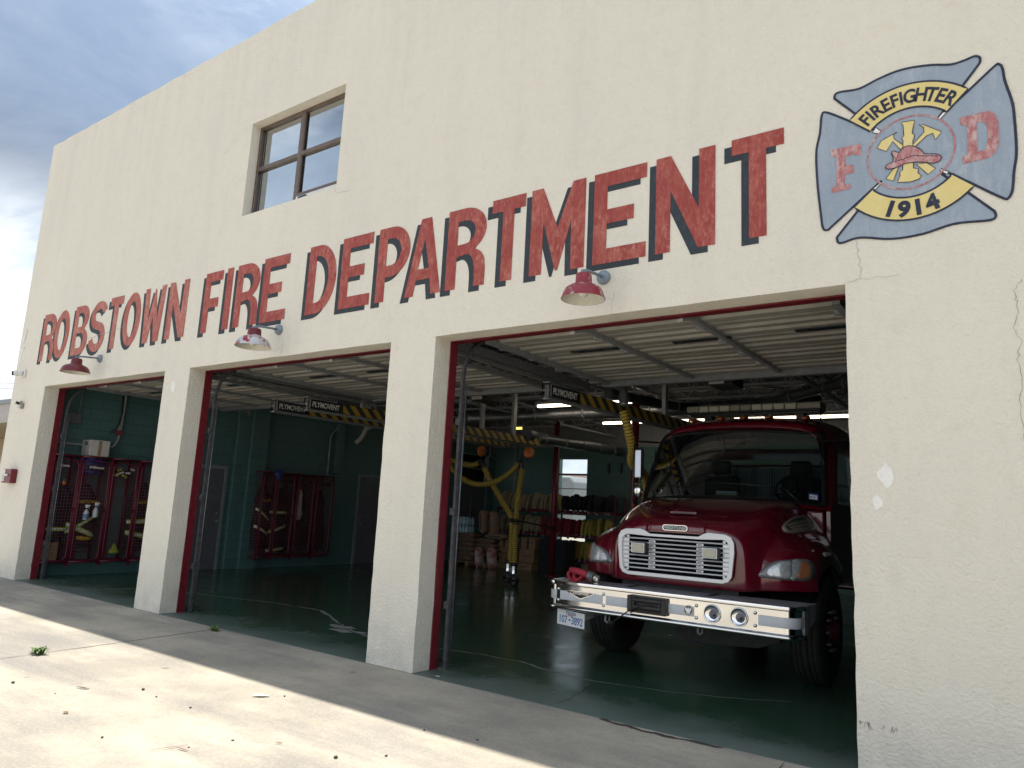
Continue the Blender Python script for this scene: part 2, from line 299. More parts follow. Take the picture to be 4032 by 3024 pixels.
def place(mb,vf,o,u,w,mi=None):
    """text/outline mesh placed with origin o, right axis u, up axis w"""
    o=Vector(o); u=Vector(u).normalized(); w=Vector(w).normalized(); n=u.cross(w); vs,fs=vf
    return mb.add([o+u*v.x+w*v.y+n*v.z for v in vs],fs,mi,False)
def thing(name,label,cat,loc=(0,0,0),group=None):
    o=bpy.data.objects.new(name,None); COL.objects.link(o); o.location=loc; o.empty_display_size=0.2; OFF[o.name]=tuple(loc)
    tag(o,label,cat,group); return o
def tag(o,label,cat,group=None):
    o['label']=label; o['category']=cat
    if group: o['group']=group
    return o
def struct(o): o['kind']='structure'; return o
def dup(root,loc,label,group=None,rot=None,scale=None):
    r=root.copy(); COL.objects.link(r); r.location=loc; r['label']=label; OFF[r.name]=tuple(loc)
    if rot: r.rotation_euler=rot
    if scale: r.scale=scale
    if group: r['group']=group
    for ch in list(root.children):
        c=ch.copy(); COL.objects.link(c); c.parent=r; c.matrix_parent_inverse=ch.matrix_parent_inverse
        for g in ch.children:
            d=g.copy(); COL.objects.link(d); d.parent=c
    return r
def ribbon(mb,pts,w,ax='z',h=0.004,jit=0.0,sub=4,mi=None):
    """thin jagged strip along pts; ax 'z': pts (x,y) on the ground, 'y': pts (x,z) on the facade at depth h"""
    P=[]
    for i in range(len(pts)-1):
        for k in range(sub):
            f=k/sub; P.append([pts[i][q]*(1-f)+pts[i+1][q]*f+(random.uniform(-jit,jit) if (i or k) else 0) for q in (0,1)])
    P.append(list(pts[-1])); L=[];Rr=[]
    for i,p in enumerate(P):
        a=P[max(i-1,0)]; b2=P[min(i+1,len(P)-1)]; d=Vector((b2[0]-a[0],b2[1]-a[1]))
        d=d.normalized() if d.length>0 else Vector((1,0)); n=Vector((-d.y,d.x)); ww=w*random.uniform(0.5,1.3)/2*(0.35 if i in (0,len(P)-1) else 1)
        L.append((p[0]+n.x*ww,p[1]+n.y*ww)); Rr.append((p[0]-n.x*ww,p[1]-n.y*ww))
    f=(lambda q:(q[0],q[1],h)) if ax=='z' else (lambda q:(q[0],h,q[1]))
    return mb.grid([[f(q) for q in L],[f(q) for q in Rr]],mi,False)
def blob(cx,cz,rx,rz,n=14,j=0.25,seed=0):
    rd=random.Random(seed); return [(cx+rx*math.cos(2*math.pi*i/n)*(1+rd.uniform(-j,j)),cz+rz*math.sin(2*math.pi*i/n)*(1+rd.uniform(-j,j))) for i in range(n)]
# ================================================================ THE SETTING
g=MB(); g.add([(-400,-400,0),(400,-400,0),(400,400,0),(-400,400,0)],[(0,1,2,3)]); struct(g.build('ground','concrete'))
f=MB(); f.box(-14.3,1.3,-0.0,13.6,-0.05,0.004); struct(f.build('floor','green_floor'))
mat('joint_dark',(0.07,0.06,0.05),0.95); mat('bare_concrete',(0.26,0.26,0.24),0.9,noise=(12,0.3))
j=MB(); ribbon(j,[(-7.95,-0.02),(-7.80,-1.2),(-7.70,-2.15),(-7.62,-2.9),(-7.5,-6)],0.011,'z',0.004,0.006,8)
ribbon(j,[(-3.2,-2.0),(-3.4,-2.9),(-3.6,-5)],0.008,'z',0.004,0.004,8); ribbon(j,[(-1.5,-0.02),(-1.45,-0.9),(-1.4,-3)],0.006,'z',0.004,0.005,8); struct(j.build('ground_joint','joint_dark'))
k=MB()
for pl,w in (([(-12.83,0.0),(-12.45,0.26),(-12.1,0.30),(-11.86,0.99),(-10.96,1.47),(-10.31,1.61),(-9.42,1.835),(-8.93,1.886)],0.03),
             ([(-8.93,1.886),(-8.456,1.906),(-7.88,1.62),(-7.42,1.354)],0.05),([(-7.42,1.354),(-7.0,1.16),(-6.5,1.0),(-5.9,1.0),(-5.5,1.127)],0.035),
             ([(-5.5,1.127),(-5.0,1.218),(-4.51,1.238),(-4.08,1.116)],0.035),([(-4.08,1.116),(-3.6,1.05),(-3.15,1.14),(-2.72,1.28),(-2.3,1.48),(-1.93,1.75)],0.014),([(-4.9,0.42),(-4.78,0.30),(-4.62,0.31)],0.02)):
    ribbon(k,pl,w,'z',0.0045,0.02,5)
for c,seed in (((-7.2,1.2,0.22,0.10),1),((-7.0,1.02,0.16,0.09),2),((-6.75,1.1,0.12,0.05),4)):
    k.add([(p[0],p[1],0.0045+seed*0.0006) for p in blob(*c,14,0.4,seed)],[tuple(range(14))])
struct(k.build('floor_crack','bare_concrete'))
k=MB(); ribbon(k,[(-3.51,1.0),(-3.45,0.75),(-3.39,0.568),(-3.337,0.088)],0.009,'z',0.0062,0.015,5)
ribbon(k,[(-2.88,-0.03),(-2.58,-0.06),(-2.4,-0.07),(-2.17,-0.05),(-1.9,-0.02)],0.035,'z',0.0062,0.02,5); struct(k.build('floor_fissure','joint_dark'))

# ---------------------------------------------------------------- the fire station
fs=thing('fire_station','cream stucco fire station with three open bays, painted red lettering and one upper window','building')
FW=0.32
OPEN=[(-13.752,-9.927),(-9.293,-5.490),(-4.867,-1.055)]; LT=3.217
rj=random.Random(5)
def worn(p,q,step=0.16,j=0.004,bites=()):
    """edge from p to q (q left out) with a hand-floated wobble and a few chipped bites"""
    L=math.hypot(q[0]-p[0],q[1]-p[1]); n=max(1,int(L/step)); d=((q[0]-p[0])/L,(q[1]-p[1])/L); o_=[p]
    for i in range(1,n):
        x,z=p[0]+(q[0]-p[0])*i/n,p[1]+(q[1]-p[1])*i/n; k=rj.uniform(-j,j)
        for bz,ba in bites:
            if abs((z if abs(d[1])>.5 else x)-bz)<step*.55: k=ba
        o_.append((x-d[1]*k,z+d[0]*k))
    return o_
lo=[]
bt={0:[],1:[(0.55,.006)],2:[(1.05,-.006)],3:[(2.3,.006)],4:[(0.62,-.008)],5:[(0.72,.007),(1.12,.010),(1.9,.006)]}
P0=(-15.09,0)
for n_,(a,b) in enumerate(OPEN):
    lo+=[P0]+worn((a,0),(a,LT),0.16,0.003,bt[n_*2])+worn((a,LT),(b,LT),0.25,0.003)+worn((b,LT),(b,0),0.12,0.004,bt[n_*2+1]); P0=(b,0)
lo+=[P0,(6,0),(6,8.04)]+worn((6,8.04),(-15.06,7.97),0.22,0.010)[1:]+worn((-15.06,7.97),(-15.09,0),0.25,0.006)
loops=[lo,[(-8.50,5.222),(-6.622,5.222),(-6.622,6.556),(-8.50,6.556)]]
mb=MB(); vs,fc=curve_mesh(loops,FW/2); mb.add([(v.x,FW/2+v.z,v.y) for v in vs],fc); mb.build('front_wall','stucco',fs,bevel=0.012)
mb=MB(); mb.box(-15.07,-14.52,FW+.001,8.3,0,7.92); mb.box(-14.518,6,8.0,8.3,4.62,7.92); mb.box(5.7,6,FW+.001,7.998,0,7.92); mb.build('upper_wall','stucco',fs)
mb=MB(); mb.box(-14.518,5.7,FW+.001,7.998,7.6,7.75); mb.build('roof','roof_deck',fs)
# interior block walls
def wall_with_hole(name,axis,const0,const1,a0,a1,z0,z1,holes,matn,parent):
    lp=[[(a0,z0),(a1,z0),(a1,z1),(a0,z1)]]+[[(h0,hz0),(h1,hz0),(h1,hz1),(h0,hz1)] for h0,h1,hz0,hz1 in holes]
    vs,fc=curve_mesh(lp,(const1-const0)/2); c=(const0+const1)/2; mb=MB()
    if axis=='Y': mb.add([(c+v.z,v.x,v.y) for v in vs],fc)
    else: mb.add([(v.x,c+v.z,v.y) for v in vs],fc)
    return mb.build(name,matn,parent)
lw=wall_with_hole('side_wall','Y',-14.5,-14.2,FW+.002,13.4,0,3.46,[(11.74,13.06,0.9,3.18)],'green_block_side',fs)
bw=wall_with_hole('back_wall','X',13.4,13.7,-14.5,1.3,0,3.46,[(-11.85,-10.82,0.70,3.14)],'green_block_back',fs)
mb=MB(); mb.box(1.0,1.3,FW+.002,13.398,0,4.5); mb.build('side_wall','green_block_side',fs)
mb=MB(); mb.box(-14.5,-14.2,FW+.002,13.4,3.462,4.5); mb.box(-14.198,1.298,13.4,13.7,3.462,4.5); mb.build('bond_beam','bond_beam',fs)
mb=MB(); mb.box(-14.198,-14.04,4.36,4.78,0,3.9); mb.build('pilaster','green_block_side',fs,bevel=0.01)
mb=MB(); mb.box(-14.198,-14.08,6.80,7.02,2.2,3.9); mb.build('pilaster','green_block_side',fs,bevel=0.01)
mb=MB(); mb.box(-14.198,-14.12,4.05,4.357,0,3.45); mb.build('pilaster','green_block_side',fs,bevel=0.01)
# inside face of the front wall lining + lintel box
mb=MB()
for x0,x1 in ((-14.198,-13.9),(-9.78,-9.44),(-5.34,-5.02),(-0.9,1.0)): mb.box(x0,x1,FW+.002,FW+.03,0,4.5)
mb.build('inner_lining','green_block_back',fs)
# corrugated deck over the bays
prof=[]; y=FW+.03; i=0
while y<13.4:
    prof+= [(y,4.50),(y+0.05,4.50),(y+0.08,4.46),(y+0.13,4.46)]; y+=0.16
mb=MB(); mb.grid([[(x,p[0],p[1]) for p in prof] for x in (-14.2,1.0)],smooth=False); mb.box(-14.5,1.3,FW+.001,13.7,4.52,4.62); mb.build('ceiling_deck','roof_deck',fs)
# open-web joists along X, girders along Y
def joist(a,b,z0,z1,name,pw=0.6):
    mb=MB(); a=Vector(a); b=Vector(b); L=(b-a).length; n=int(L/pw)
    for z in (z0,z1):
        mb.beam((a.x,a.y,z),(b.x,b.y,z),0.07,0.04)
    for i in range(n):
        p=a.lerp(b,i/n); q=a.lerp(b,(i+.5)/n); r=a.lerp(b,(i+1)/n)
        mb.cyl((p.x,p.y,z1),(q.x,q.y,z0),0.011,5); mb.cyl((q.x,q.y,z0),(r.x,r.y,z1),0.011,5)
    return mb.build(name,'joist_paint',fs)
for yj in (4.3,5.5,6.7,7.9,9.1,10.3,11.5,12.7): joist((-14.1,yj,0),(0.9,yj,0),4.02,4.42,'roof_joist')
for xj in (-9.86,-6.3,-2.9): joist((xj,3.9,0),(xj,13.3,0),3.74,4.0,'roof_girder',0.8)
mb=MB()
for s0 in ((-13,4),(-9.5,5),(-6.5,4.2),(-3.8,5)):
    mb.cyl((s0[0],s0[1],4.0),(s0[0]+2.6,s0[1]+4.5,4.05),0.016,6); mb.cyl((s0[0]+2.6,s0[1],4.0),(s0[0],s0[1]+4.5,4.05),0.016,6)
mb.build('cross_brace','joist_paint',fs)
# red steel frames, tracks and raised doors
for n,(a,b) in enumerate(OPEN):
    mb=MB(); y0,y1=0.2276,0.335
    mb.box(a,a+0.014,y0,y1,0,LT-0.012); mb.box(b-0.014,b,y0,y1,0,LT-0.012); mb.box(a,b,y0,y1,LT-0.012,LT-0.0005)
    mb.build('door_frame','red_frame',fs,bevel=0.003)
    dr=MB(); zz=3.33; xa,xb=a+0.16,b-0.16; ys=0.36; sec=0.575; prof=[]
    for q in range(5):
        y0=ys+q*sec
        prof+=[(y0,zz),(y0+0.02,zz-0.012),(y0+0.10,zz-0.012),(y0+0.12,zz+0.016),(y0+0.21,zz+0.016),(y0+0.23,zz-0.012),(y0+0.30,zz-0.012),(y0+0.32,zz+0.016),(y0+0.41,zz+0.016),(y0+0.43,zz-0.012),(y0+0.54,zz-0.012),(y0+0.555,zz),(y0+0.565,zz+0.02)]
    # the first section still leans down towards the lintel
    prof=[(y,z-max(0,(0.62-y))*0.30) for y,z in prof]
    dr.grid([[(x,p[0],p[1]) for p in prof] for x in (xa,xb)],smooth=False)
    door=dr.build('overhead_door','door_sheet',fs,solid=-0.02); 
    ye=ys+5*sec
    st=MB()
    for fx in (0.0,0.345,0.655,1.0):
        x=xa+0.03+(xb-xa-0.06)*fx
        if 0<fx<1: st.beam((x,0.62,zz-0.045),(x,ye,zz-0.045),0.05,0.045); st.beam((x,0.36,zz-0.12),(x,0.62,zz-0.045),0.05,0.045)
        else: st.beam((x,0.6,zz-0.05),(x,ye,zz-0.05),0.06,0.05)
        for q in range(1,5):
            st.cbox((x-0.045,ys+q*sec,zz-0.055),(0.06,0.085,0.03)); st.cyl((x-0.085,ys+q*sec,zz-0.065),(x-0.005,ys+q*sec,zz-0.065),0.012,8)
    st.build('stile','galv',door)
    bm=MB(); bm.box(xa-0.03,xb+0.03,ye+0.005,ye+0.03,zz-0.10,zz+0.05); bm.box(xa-0.03,xb+0.03,ye+0.032,ye+0.09,zz-0.10,zz-0.085)
    for fx in (0.1,0.9): bm.box(xa+(xb-xa)*fx,xa+(xb-xa)*fx+0.1,ye+0.035,ye+0.05,zz-0.08,zz-0.03)
    bm.build('rear_rail','steel_grey',door)
    cx=(a+b)/2
    for q in (-1.16,-0.0,1.16):
        sl_=MB(); x=cx+0.29+q*1.03; pts=[(x-.30,1.43),(x+.30,1.43),(x+.30,1.50),(x-.30,1.50)]
        sl_.prism([(x-.30,1.425),(x-.27,1.415),(x+.27,1.415),(x+.30,1.425),(x+.30,1.49),(x+.27,1.50),(x-.27,1.50),(x-.30,1.49)],'z',zz-0.045,zz-0.036); sl_.build('door_window','dark_slot',door)
    for sx in (-1,1):
        tk=MB(); hz=MB()
        xe=a+0.075 if sx<0 else b+0.03
        pts=[(xe,0.375,0.0),(xe,0.375,2.85)]+[(xe,0.375+0.38*(1-math.cos(t)),2.85+0.45*math.sin(t)) for t in [R(q) for q in (15,30,45,60,75,90)]]
        for u,v in zip(pts[:-1],pts[1:]): tk.beam(u,v,0.036,0.03)
        tk.cyl((xe-0.022*sx,0.41,0.05),(xe-0.022*sx,0.41,2.8),0.010,8)
        for z in (0.6,1.5,2.4): tk.cbox((xe-.01*sx*-1,0.352,z),(0.06,0.02,0.07))
        tko=tk.build('door_track','track_steel',fs)
        hz.beam((xe,0.76,3.31),(xe,4.0,3.31),0.052,0.035); hz.beam((xe,0.9,3.36),(xe,4.0,3.36),0.07,0.012); hz.beam((xe+.07*sx,0.8,3.40),(xe+.07*sx,4.0,3.40),0.012,0.10)
        hz.beam((xe+.03*sx,3.98,3.24),(xe+.03*sx,3.98,4.45),0.05,0.012); hz.build('track_rail','galv',tko)
# interior doors in the side wall
def idoor(y0,y1,zt,hs):
    mb=MB(); mb.box(-14.198,-14.16,y0-0.07,y0,0,zt+0.07); mb.box(-14.198,-14.16,y1,y1+0.07,0,zt+0.07); mb.box(-14.198,-14.16,y0,y1,zt,zt+0.07)
    d0=MB(); d0.box(-14.198,-14.175,y0+.003,y1-.003,0.01,zt-.003); d=d0.build('interior_door','door_grey',fs,bevel=0.003); mb.build('door_casing','door_frame_grey',d,bevel=0.004)
    h=MB(); h.sphere((-14.13,y0+0.08 if hs<0 else y1-0.08,1.0),0.03); h.cyl((-14.175,y0+0.08 if hs<0 else y1-0.08,1.0),(-14.14,y0+0.08 if hs<0 else y1-0.08,1.0),0.012); h.build('knob','galv',d); h=MB(); h.cyl((-14.175,y0+0.08 if hs<0 else y1-0.08,1.16),(-14.16,y0+0.08 if hs<0 else y1-0.08,1.16),0.022); h.build('deadbolt','galv',d)
idoor(2.95,3.86,2.08,1); idoor(7.72,8.65,2.17,-1)
# windows in side and back walls
def iwin(axis,c,a0,a1,z0,z1,bars,depth):
    fr=MB(); w=0.035
    def bx(m_,p0,p1,q0,q1):
        if axis=='Y': m_.box(c,c+depth,p0,p1,q0,q1)
        else: m_.box(p0,p1,c,c+depth,q0,q1)
    bx(fr,a0,a0+w,z0,z1); bx(fr,a1-w,a1,z0,z1); bx(fr,a0+w,a1-w,z0,z0+w); bx(fr,a0+w,a1-w,z1-w,z1)
    for zb,hw in bars: bx(fr,a0+w,a1-w,zb-hw,zb+hw)
    o=fr.build('window','steel_grey',fs); p=MB()
    if axis=='Y': p.box(c+depth/2-.002,c+depth/2+.002,a0+w,a1-w,z0+w,z1-w)
    else: p.box(a0+w,a1-w,c+depth/2-.002,c+depth/2+.002,z0+w,z1-w)
    p.build('pane','clear_pane',o); return o
iwin('X',13.46,-11.85,-10.82,0.70,3.14,[(2.66,0.028),(2.24,0.012),(1.5,0.02),(1.1,0.012)],0.06)
iwin('Y',-14.34,11.74,13.06,2.25,3.18,[(2.74,0.02)],0.06)
mb=MB(); mb.box(-14.33,-14.3,11.742,13.058,0.902,2.248); mb.box(-14.299,-14.25,11.75,13.05,1.9,1.94); mb.box(-14.299,-14.25,12.38,12.42,0.91,1.898); mb.build('dark_recess_panel','door_grey',fs)  # dark panel with bars standing in for the dark recess below the window
# upper window
wx0,wx1,wz0,wz1=-8.50,-6.622,5.222,6.556; yw=0.13
fr=MB(); w=0.045
for (p0,p1,q0,q1,dy) in ((wx0,wx0+w,wz0,wz1,0),(wx1-w,wx1,wz0,wz1,0),(wx0+w,wx1-w,wz1-w,wz1,0),(wx0+w,wx1-w,wz0,wz0+0.02,0),(-7.60,-7.53,wz0+.02,wz1-w,-0.012)):
    fr.box(p0,p1,yw+dy,yw+0.06,q0,q1)
fr.box(wx0+w,-7.60,yw-.008,yw+0.05,5.90,5.955); fr.box(-7.53,wx1-w,yw-.016,yw+0.05,5.90,5.955); fr.box(-7.53,wx1-w,yw-.016,yw+0.05,5.335,5.375)
for x in (wx0+w+.012,-7.515): fr.box(x-.008,x+.006,yw-.014,yw+.0,wz0+.02,wz1-w)
uw=fr.build('upper_window','bronze',fs,bevel=0.003)
for (p0,p1,q0,q1,dy) in ((wx0+w,-7.60,5.955,wz1-w,.03),(-7.53,wx1-w,5.955,wz1-w,.02),(wx0+w,-7.60,wz0+.02,5.90,.03),(-7.53,wx1-w,5.375,5.90,.02)):
    p=MB(); p.box(p0,p1,yw+dy,yw+dy+.004,q0,q1); p.build('pane','window_glass',uw)
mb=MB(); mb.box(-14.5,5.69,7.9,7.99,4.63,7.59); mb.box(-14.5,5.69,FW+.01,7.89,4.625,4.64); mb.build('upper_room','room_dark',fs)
ac=MB(); ac.box(-7.515,-6.67,yw-0.035,yw+0.10,5.243,5.325); a=ac.build('window_insert','white_plastic',fs,bevel=0.012)
ac=MB(); ac.prism([(-7.47,5.258),(-7.44,5.248),(-7.32,5.248),(-7.29,5.262),(-7.29,5.30),(-7.32,5.312),(-7.44,5.312),(-7.47,5.30)],'y',yw-0.041,yw-0.034); ac.build('grip_slot','dark_slot',a)

# ---------------------------------------------------------------- painted lettering (0.838 m capitals)
H=0.838; s=0.132
def arc(cx,cz,rx,rz,a0,a1,n=12): return [(cx+rx*math.cos(R(a0+(a1-a0)*i/n)),cz+rz*math.sin(R(a0+(a1-a0)*i/n))) for i in range(n+1)]
def band(path,w):
    L=[];Q=[]
    for i,p in enumerate(path):
        a=path[max(i-1,0)]; b=path[min(i+1,len(path)-1)]; d=Vector((b[0]-a[0],b[1]-a[1])).normalized(); n=Vector((-d.y,d.x))*w/2
        L.append((p[0]+n.x,p[1]+n.y)); Q.append((p[0]-n.x,p[1]-n.y))
    return L+Q[::-1]
def glyph(ch,w):
    if ch=='I': return [[(0,0),(w,0),(w,H),(0,H)]]
    if ch=='F': return [[(0,0),(s,0),(s,.34),(w*.86,.34),(w*.86,.47),(s,.47),(s,H-s),(w,H-s),(w,H),(0,H)]]
    if ch=='E': return [[(0,0),(w,0),(w,s),(s,s),(s,.36),(w*.77,.36),(w*.77,.49),(s,.49),(s,H-s),(w,H-s),(w,H),(0,H)]]
    if ch=='T': c=w/2; return [[(c-s/2,0),(c+s/2,0),(c+s/2,H-s),(w,H-s),(w,H),(0,H),(0,H-s),(c-s/2,H-s)]]
    if ch=='O': return [arc(w/2,H/2,w/2,H/2,0,360,40)[:-1],arc(w/2,H/2,w/2-s*.95,H/2-s*1.05,0,360,32)[:-1]]
    if ch=='D': return [[(0,0),(w*.35,0)]+arc(w*.35,H/2,w*.65,H/2,-90,90,22)+[(0,H)],[(s,s)]+arc(w*.33,H/2,w*.67-s,H/2-s,-90,90,18)+[(s,H-s)]]
    if ch=='P': return [[(0,0),(s,0),(s,.27),(w*.4,.27)]+arc(w*.42,.553,w*.58,.284,-90,90,18)+[(0,H)],[(s,.40)]+arc(w*.42,.553,w*.58-s,.153,-90,90,14)+[(s,H-s)]]
    if ch=='R': return [[(0,0),(s,0),(s,.33)]+arc(w*.52,.15,w*.48-s,.20,90,0,8)+[(w-s,0),(w,0),(w,.18)]+arc(w*.62,.22,w*.37,.175,0,75,6)+arc(w*.44,.60,w*.55,.238,-50,90,16)+[(0,H)],
                        [(s,.455)]+arc(w*.44,.583,w*.54-s,.125,-90,90,14)+[(s,H-s)]]
    if ch=='B': return [[(0,0),(w*.5,0)]+arc(w*.52,.225,w*.48,.225,-90,75,14)+arc(w*.48,.625,w*.45,.213,-70,90,14)+[(0,H)],
                        [(s,s*.9)]+arc(w*.50,.245,w*.48-s,.125,-90,90,12)+[(s,.37)],[(s,.475)]+arc(w*.46,.595,w*.44-s,.12,-90,90,12)+[(s,.715)]]
    if ch=='S': 
        p=arc(w*.5,.60,w*.5-s/2,.172,20,180,12)+arc(w*.5,.60,w*.5-s/2,.172,180,235,5)[1:]+arc(w*.5,.245,w*.5-s/2,.18,62,0,7)+arc(w*.5,.245,w*.5-s/2,.18,0,-170,13)[1:]
        return [band(p,s)]
    if ch=='W': k=w/.576; return [[(x*k,z) for x,z in ((0,H),(.12,H),(.165,.34),(.275,H*.97),(.30,H*.97),(.41,.34),(.455,H),(.576,H),(.50,0),(.365,0),(.288,.40),(.20,0),(.065,0))]]
    if ch=='M': k=w/.583; return [[(x*k,z) for x,z in ((0,0),(0,H),(.125,H),(.297,.42),(.45,H),(.583,H),(.583,0),(.448,0),(.44,.47),(.31,.015),(.285,.015),(.14,.50),(.135,0))]]
    if ch=='N': k=w/.51; return [[(x*k,z) for x,z in ((0,0),(0,H),(.13,H),(.375,.33),(.375,H),(.51,H),(.51,0),(.37,0),(.13,.53),(.13,0))]]
    if ch=='A': k=w/.5; return [[(x*k,z) for x,z in ((0,0),(.18,H),(.32,H),(.5,0),(.37,0),(.345,.17),(.155,.17),(.12,0))],[(x*k,z) for x,z in ((.17,.285),(.325,.285),(.245,.62))]]
LET=[('R',-14.175,.51),('O',-13.68,.53),('B',-12.985,.53),('S',-12.40,.52),('T',-11.80,.40),('O',-11.33,.50),('W',-10.747,.576),('N',-10.07,.50),
     ('F',-9.157,.40),('I',-8.66,.134),('R',-8.42,.50),('E',-7.855,.505),('D',-6.97,.50),('E',-6.386,.497),('P',-5.795,.48),('A',-5.351,.50),('R',-4.79,.50),
     ('T',-4.228,.394),('M',-3.763,.583),('E',-3.092,.506),('N',-2.50,.51),('T',-1.858,.402)]
def push(lp,dx,dz): return [[(x+dx,z+dz) for x,z in l] for l in lp]
for ch,x,w in LET:
    gl=glyph(ch,w); mb=MB(); flat(mb,push(gl,x,3.677),-0.0035,0.0012)
    o=mb.build('painted_letter','faded_letter_paint' if x<-9.5 else 'red_letter_paint',fs)
    mb=MB(); flat(mb,push(gl,x-0.060,3.624),-0.0015,0.0008); mb.build('drop_shadow','shadow_paint',o)

# ---------------------------------------------------------------- painted emblem
def catm(p,n=6,closed=True):
    out=[];k=len(p)
    for i in range(k if closed else k-1):
        g=lambda q:(p[q%k] if closed else p[min(max(q,0),k-1)])
        a,b,c,d=g(i-1),g(i),g(i+1),g(i+2)
        for j in range(n):
            t=j/n; out.append(tuple(0.5*((2*b[q])+(-a[q]+c[q])*t+(2*a[q]-5*b[q]+4*c[q]-d[q])*t*t+(-a[q]+3*b[q]-3*c[q]+d[q])*t**3) for q in (0,1)))
    if not closed: out.append(tuple(p[-1]))
    return out
def outline(mb,loop,w,y,mi=None):
    k=len(loop); rows=[[],[]]
    for i in range(k+1):
        p=loop[i%k]; a=loop[(i-1)%k]; b=loop[(i+1)%k]; d=Vector((b[0]-a[0],b[1]-a[1])); d=d.normalized() if d.length else Vector((1,0)); n=Vector((-d.y,d.x))*w/2
        rows[0].append((p[0]+n.x,y,p[1]+n.y)); rows[1].append((p[0]-n.x,y,p[1]-n.y))
    mb.grid(rows,mi,False)
def ol2(mb,pl,w,y,mi):
    rows=[[],[]]; k=len(pl)
    for i in range(k):
        p=pl[i]; a_=pl[max(i-1,0)]; b_=pl[min(i+1,k-1)]; d=Vector((b_[0]-a_[0],b_[1]-a_[1])).normalized(); n=Vector((-d.y,d.x))*w/2
        rows[0].append((p[0]+n.x,y,p[1]+n.y)); rows[1].append((p[0]-n.x,y,p[1]-n.y))
    mb.grid(rows,mi,False)
EC=(-0.62,4.095)
blades=dict(
 top=[(-0.80,4.295),(-1.092,4.64),(-1.085,4.672),(-1.044,4.679),(-0.926,4.666),(-0.801,4.70),(-0.688,4.721),(-0.579,4.718),(-0.458,4.695),(-0.355,4.663),(-0.275,4.666),(-0.217,4.676),(-0.188,4.655),(-0.19,4.618),(-0.444,4.295)],
 bottom=[(-0.80,3.93),(-1.099,3.568),(-1.092,3.531),(-1.059,3.523),(-0.948,3.54),(-0.752,3.495),(-0.564,3.496),(-0.383,3.531),(-0.197,3.518),(-0.157,3.535),(-0.161,3.572),(-0.445,3.90)],
 left=[(-0.802,4.294),(-0.991,4.43),(-1.146,4.545),(-1.182,4.53),(-1.197,4.394),(-1.225,4.252),(-1.222,4.015),(-1.205,3.788),(-1.19,3.655),(-1.157,3.635),(-0.809,3.923)],
 right=[(-0.444,4.295),(-0.271,4.433),(-0.114,4.565),(-0.088,4.573),(-0.070,4.542),(-0.060,4.441),(-0.030,4.288),(-0.024,4.157),(-0.026,3.941),(-0.045,3.818),(-0.060,3.695),(-0.084,3.645),(-0.117,3.654),(-0.272,3.785),(-0.445,3.928)])
mb=MB(); flat(mb,[arc(EC[0],EC[1],0.325,0.325,0,360,60)[:-1]],-0.0040,0.0001); em=mb.build('emblem','emblem_blue',fs)
for q,(k,bl) in enumerate(blades.items()):
    lp=bl[:1]+catm(bl[1:-1],5,False)+bl[-1:]
    mb=MB(); mb.cur=0; flat(mb,[lp],-0.0030-0.0002*q,0.0001); ol2(mb,lp,0.016,-0.0056,1); mb.build('emblem_blade',['emblem_blue','emblem_line'],em)
def arcband(r0,r1,a0,a1,mbb,y,ol=True,n=30):
    lp=arc(EC[0],EC[1],r1,r1,a0,a1,n)+arc(EC[0],EC[1],r0,r0,a1,a0,n); flat(mbb,[lp],y,0.0006,0)
    if ol: outline(mbb,lp,0.013,y-0.0014,1)
GAP=[[(-0.824,4.335),(-0.792,4.298),(-0.806,4.281),(-0.848,4.301)],[(-0.415,4.330),(-0.393,4.322),(-0.430,4.284),(-0.443,4.298)],[(-0.443,3.931),(-0.397,3.898),(-0.414,3.883),(-0.448,3.918)],[(-0.858,3.880),(-0.808,3.918),(-0.801,3.911),(-0.838,3.872)]]
mb=MB()
for q,gp in enumerate(GAP): flat(mb,[gp],-0.0060,0.0002,0); outline(mb,gp,0.007,-0.0063,1)
mb.build('unpainted_gap',['white_patch','emblem_line'],em)
mb=MB(); arcband(0.325,0.505,45,138,mb,-0.0070); b1=mb.build('banner',['emblem_yellow','emblem_line'],em)
mb=MB(); arcband(0.325,0.485,222,318,mb,-0.0070); b2=mb.build('banner',['emblem_yellow','emblem_line'],em)
mb=MB()
mb2=mb
def arctext(txt,a0,a1,r,size,inside,mbb,y,off=0.004,adv=None,tall=1.0):
    adv=adv or [1]*len(txt); pos=[0]
    for i in range(1,len(txt)): pos.append(pos[-1]+(adv[i-1]+adv[i])/2)
    for i,chh in enumerate(txt):
        a=R(a0+(a1-a0)*pos[i]/pos[-1]); c=Vector((EC[0]+r*math.cos(a),y,EC[1]+r*math.sin(a)))
        up=Vector((math.cos(a),0,math.sin(a)))
        if inside: up=-up
        ri=Vector((up.z,0,-up.x)); vs,fc=text_mesh(chh,size,0.0006,off,'CENTER'); place(mbb,([Vector((v.x,v.y*tall,v.z)) for v in vs],fc),c,ri,up)
arctext('FIREFIGHTER',131,52,0.365,0.112,False,mb,-0.0098,0.003,[.5,.28,.62,.55,.5,.28,.68,.62,.55,.55,.62],1.22); mb.build('banner_lettering','emblem_line',b1)
mb=MB(); arctext('1914',251,287,0.458,0.150,True,mb,-0.0098,0.007); mb.build('banner_lettering','emblem_line',b2)
mb=MB(); lp=arc(EC[0],EC[1],0.265,0.262,0,360,60)[:-1]; outline(mb,lp,0.011,-0.0075); mb.build('emblem_ring','emblem_red',em)
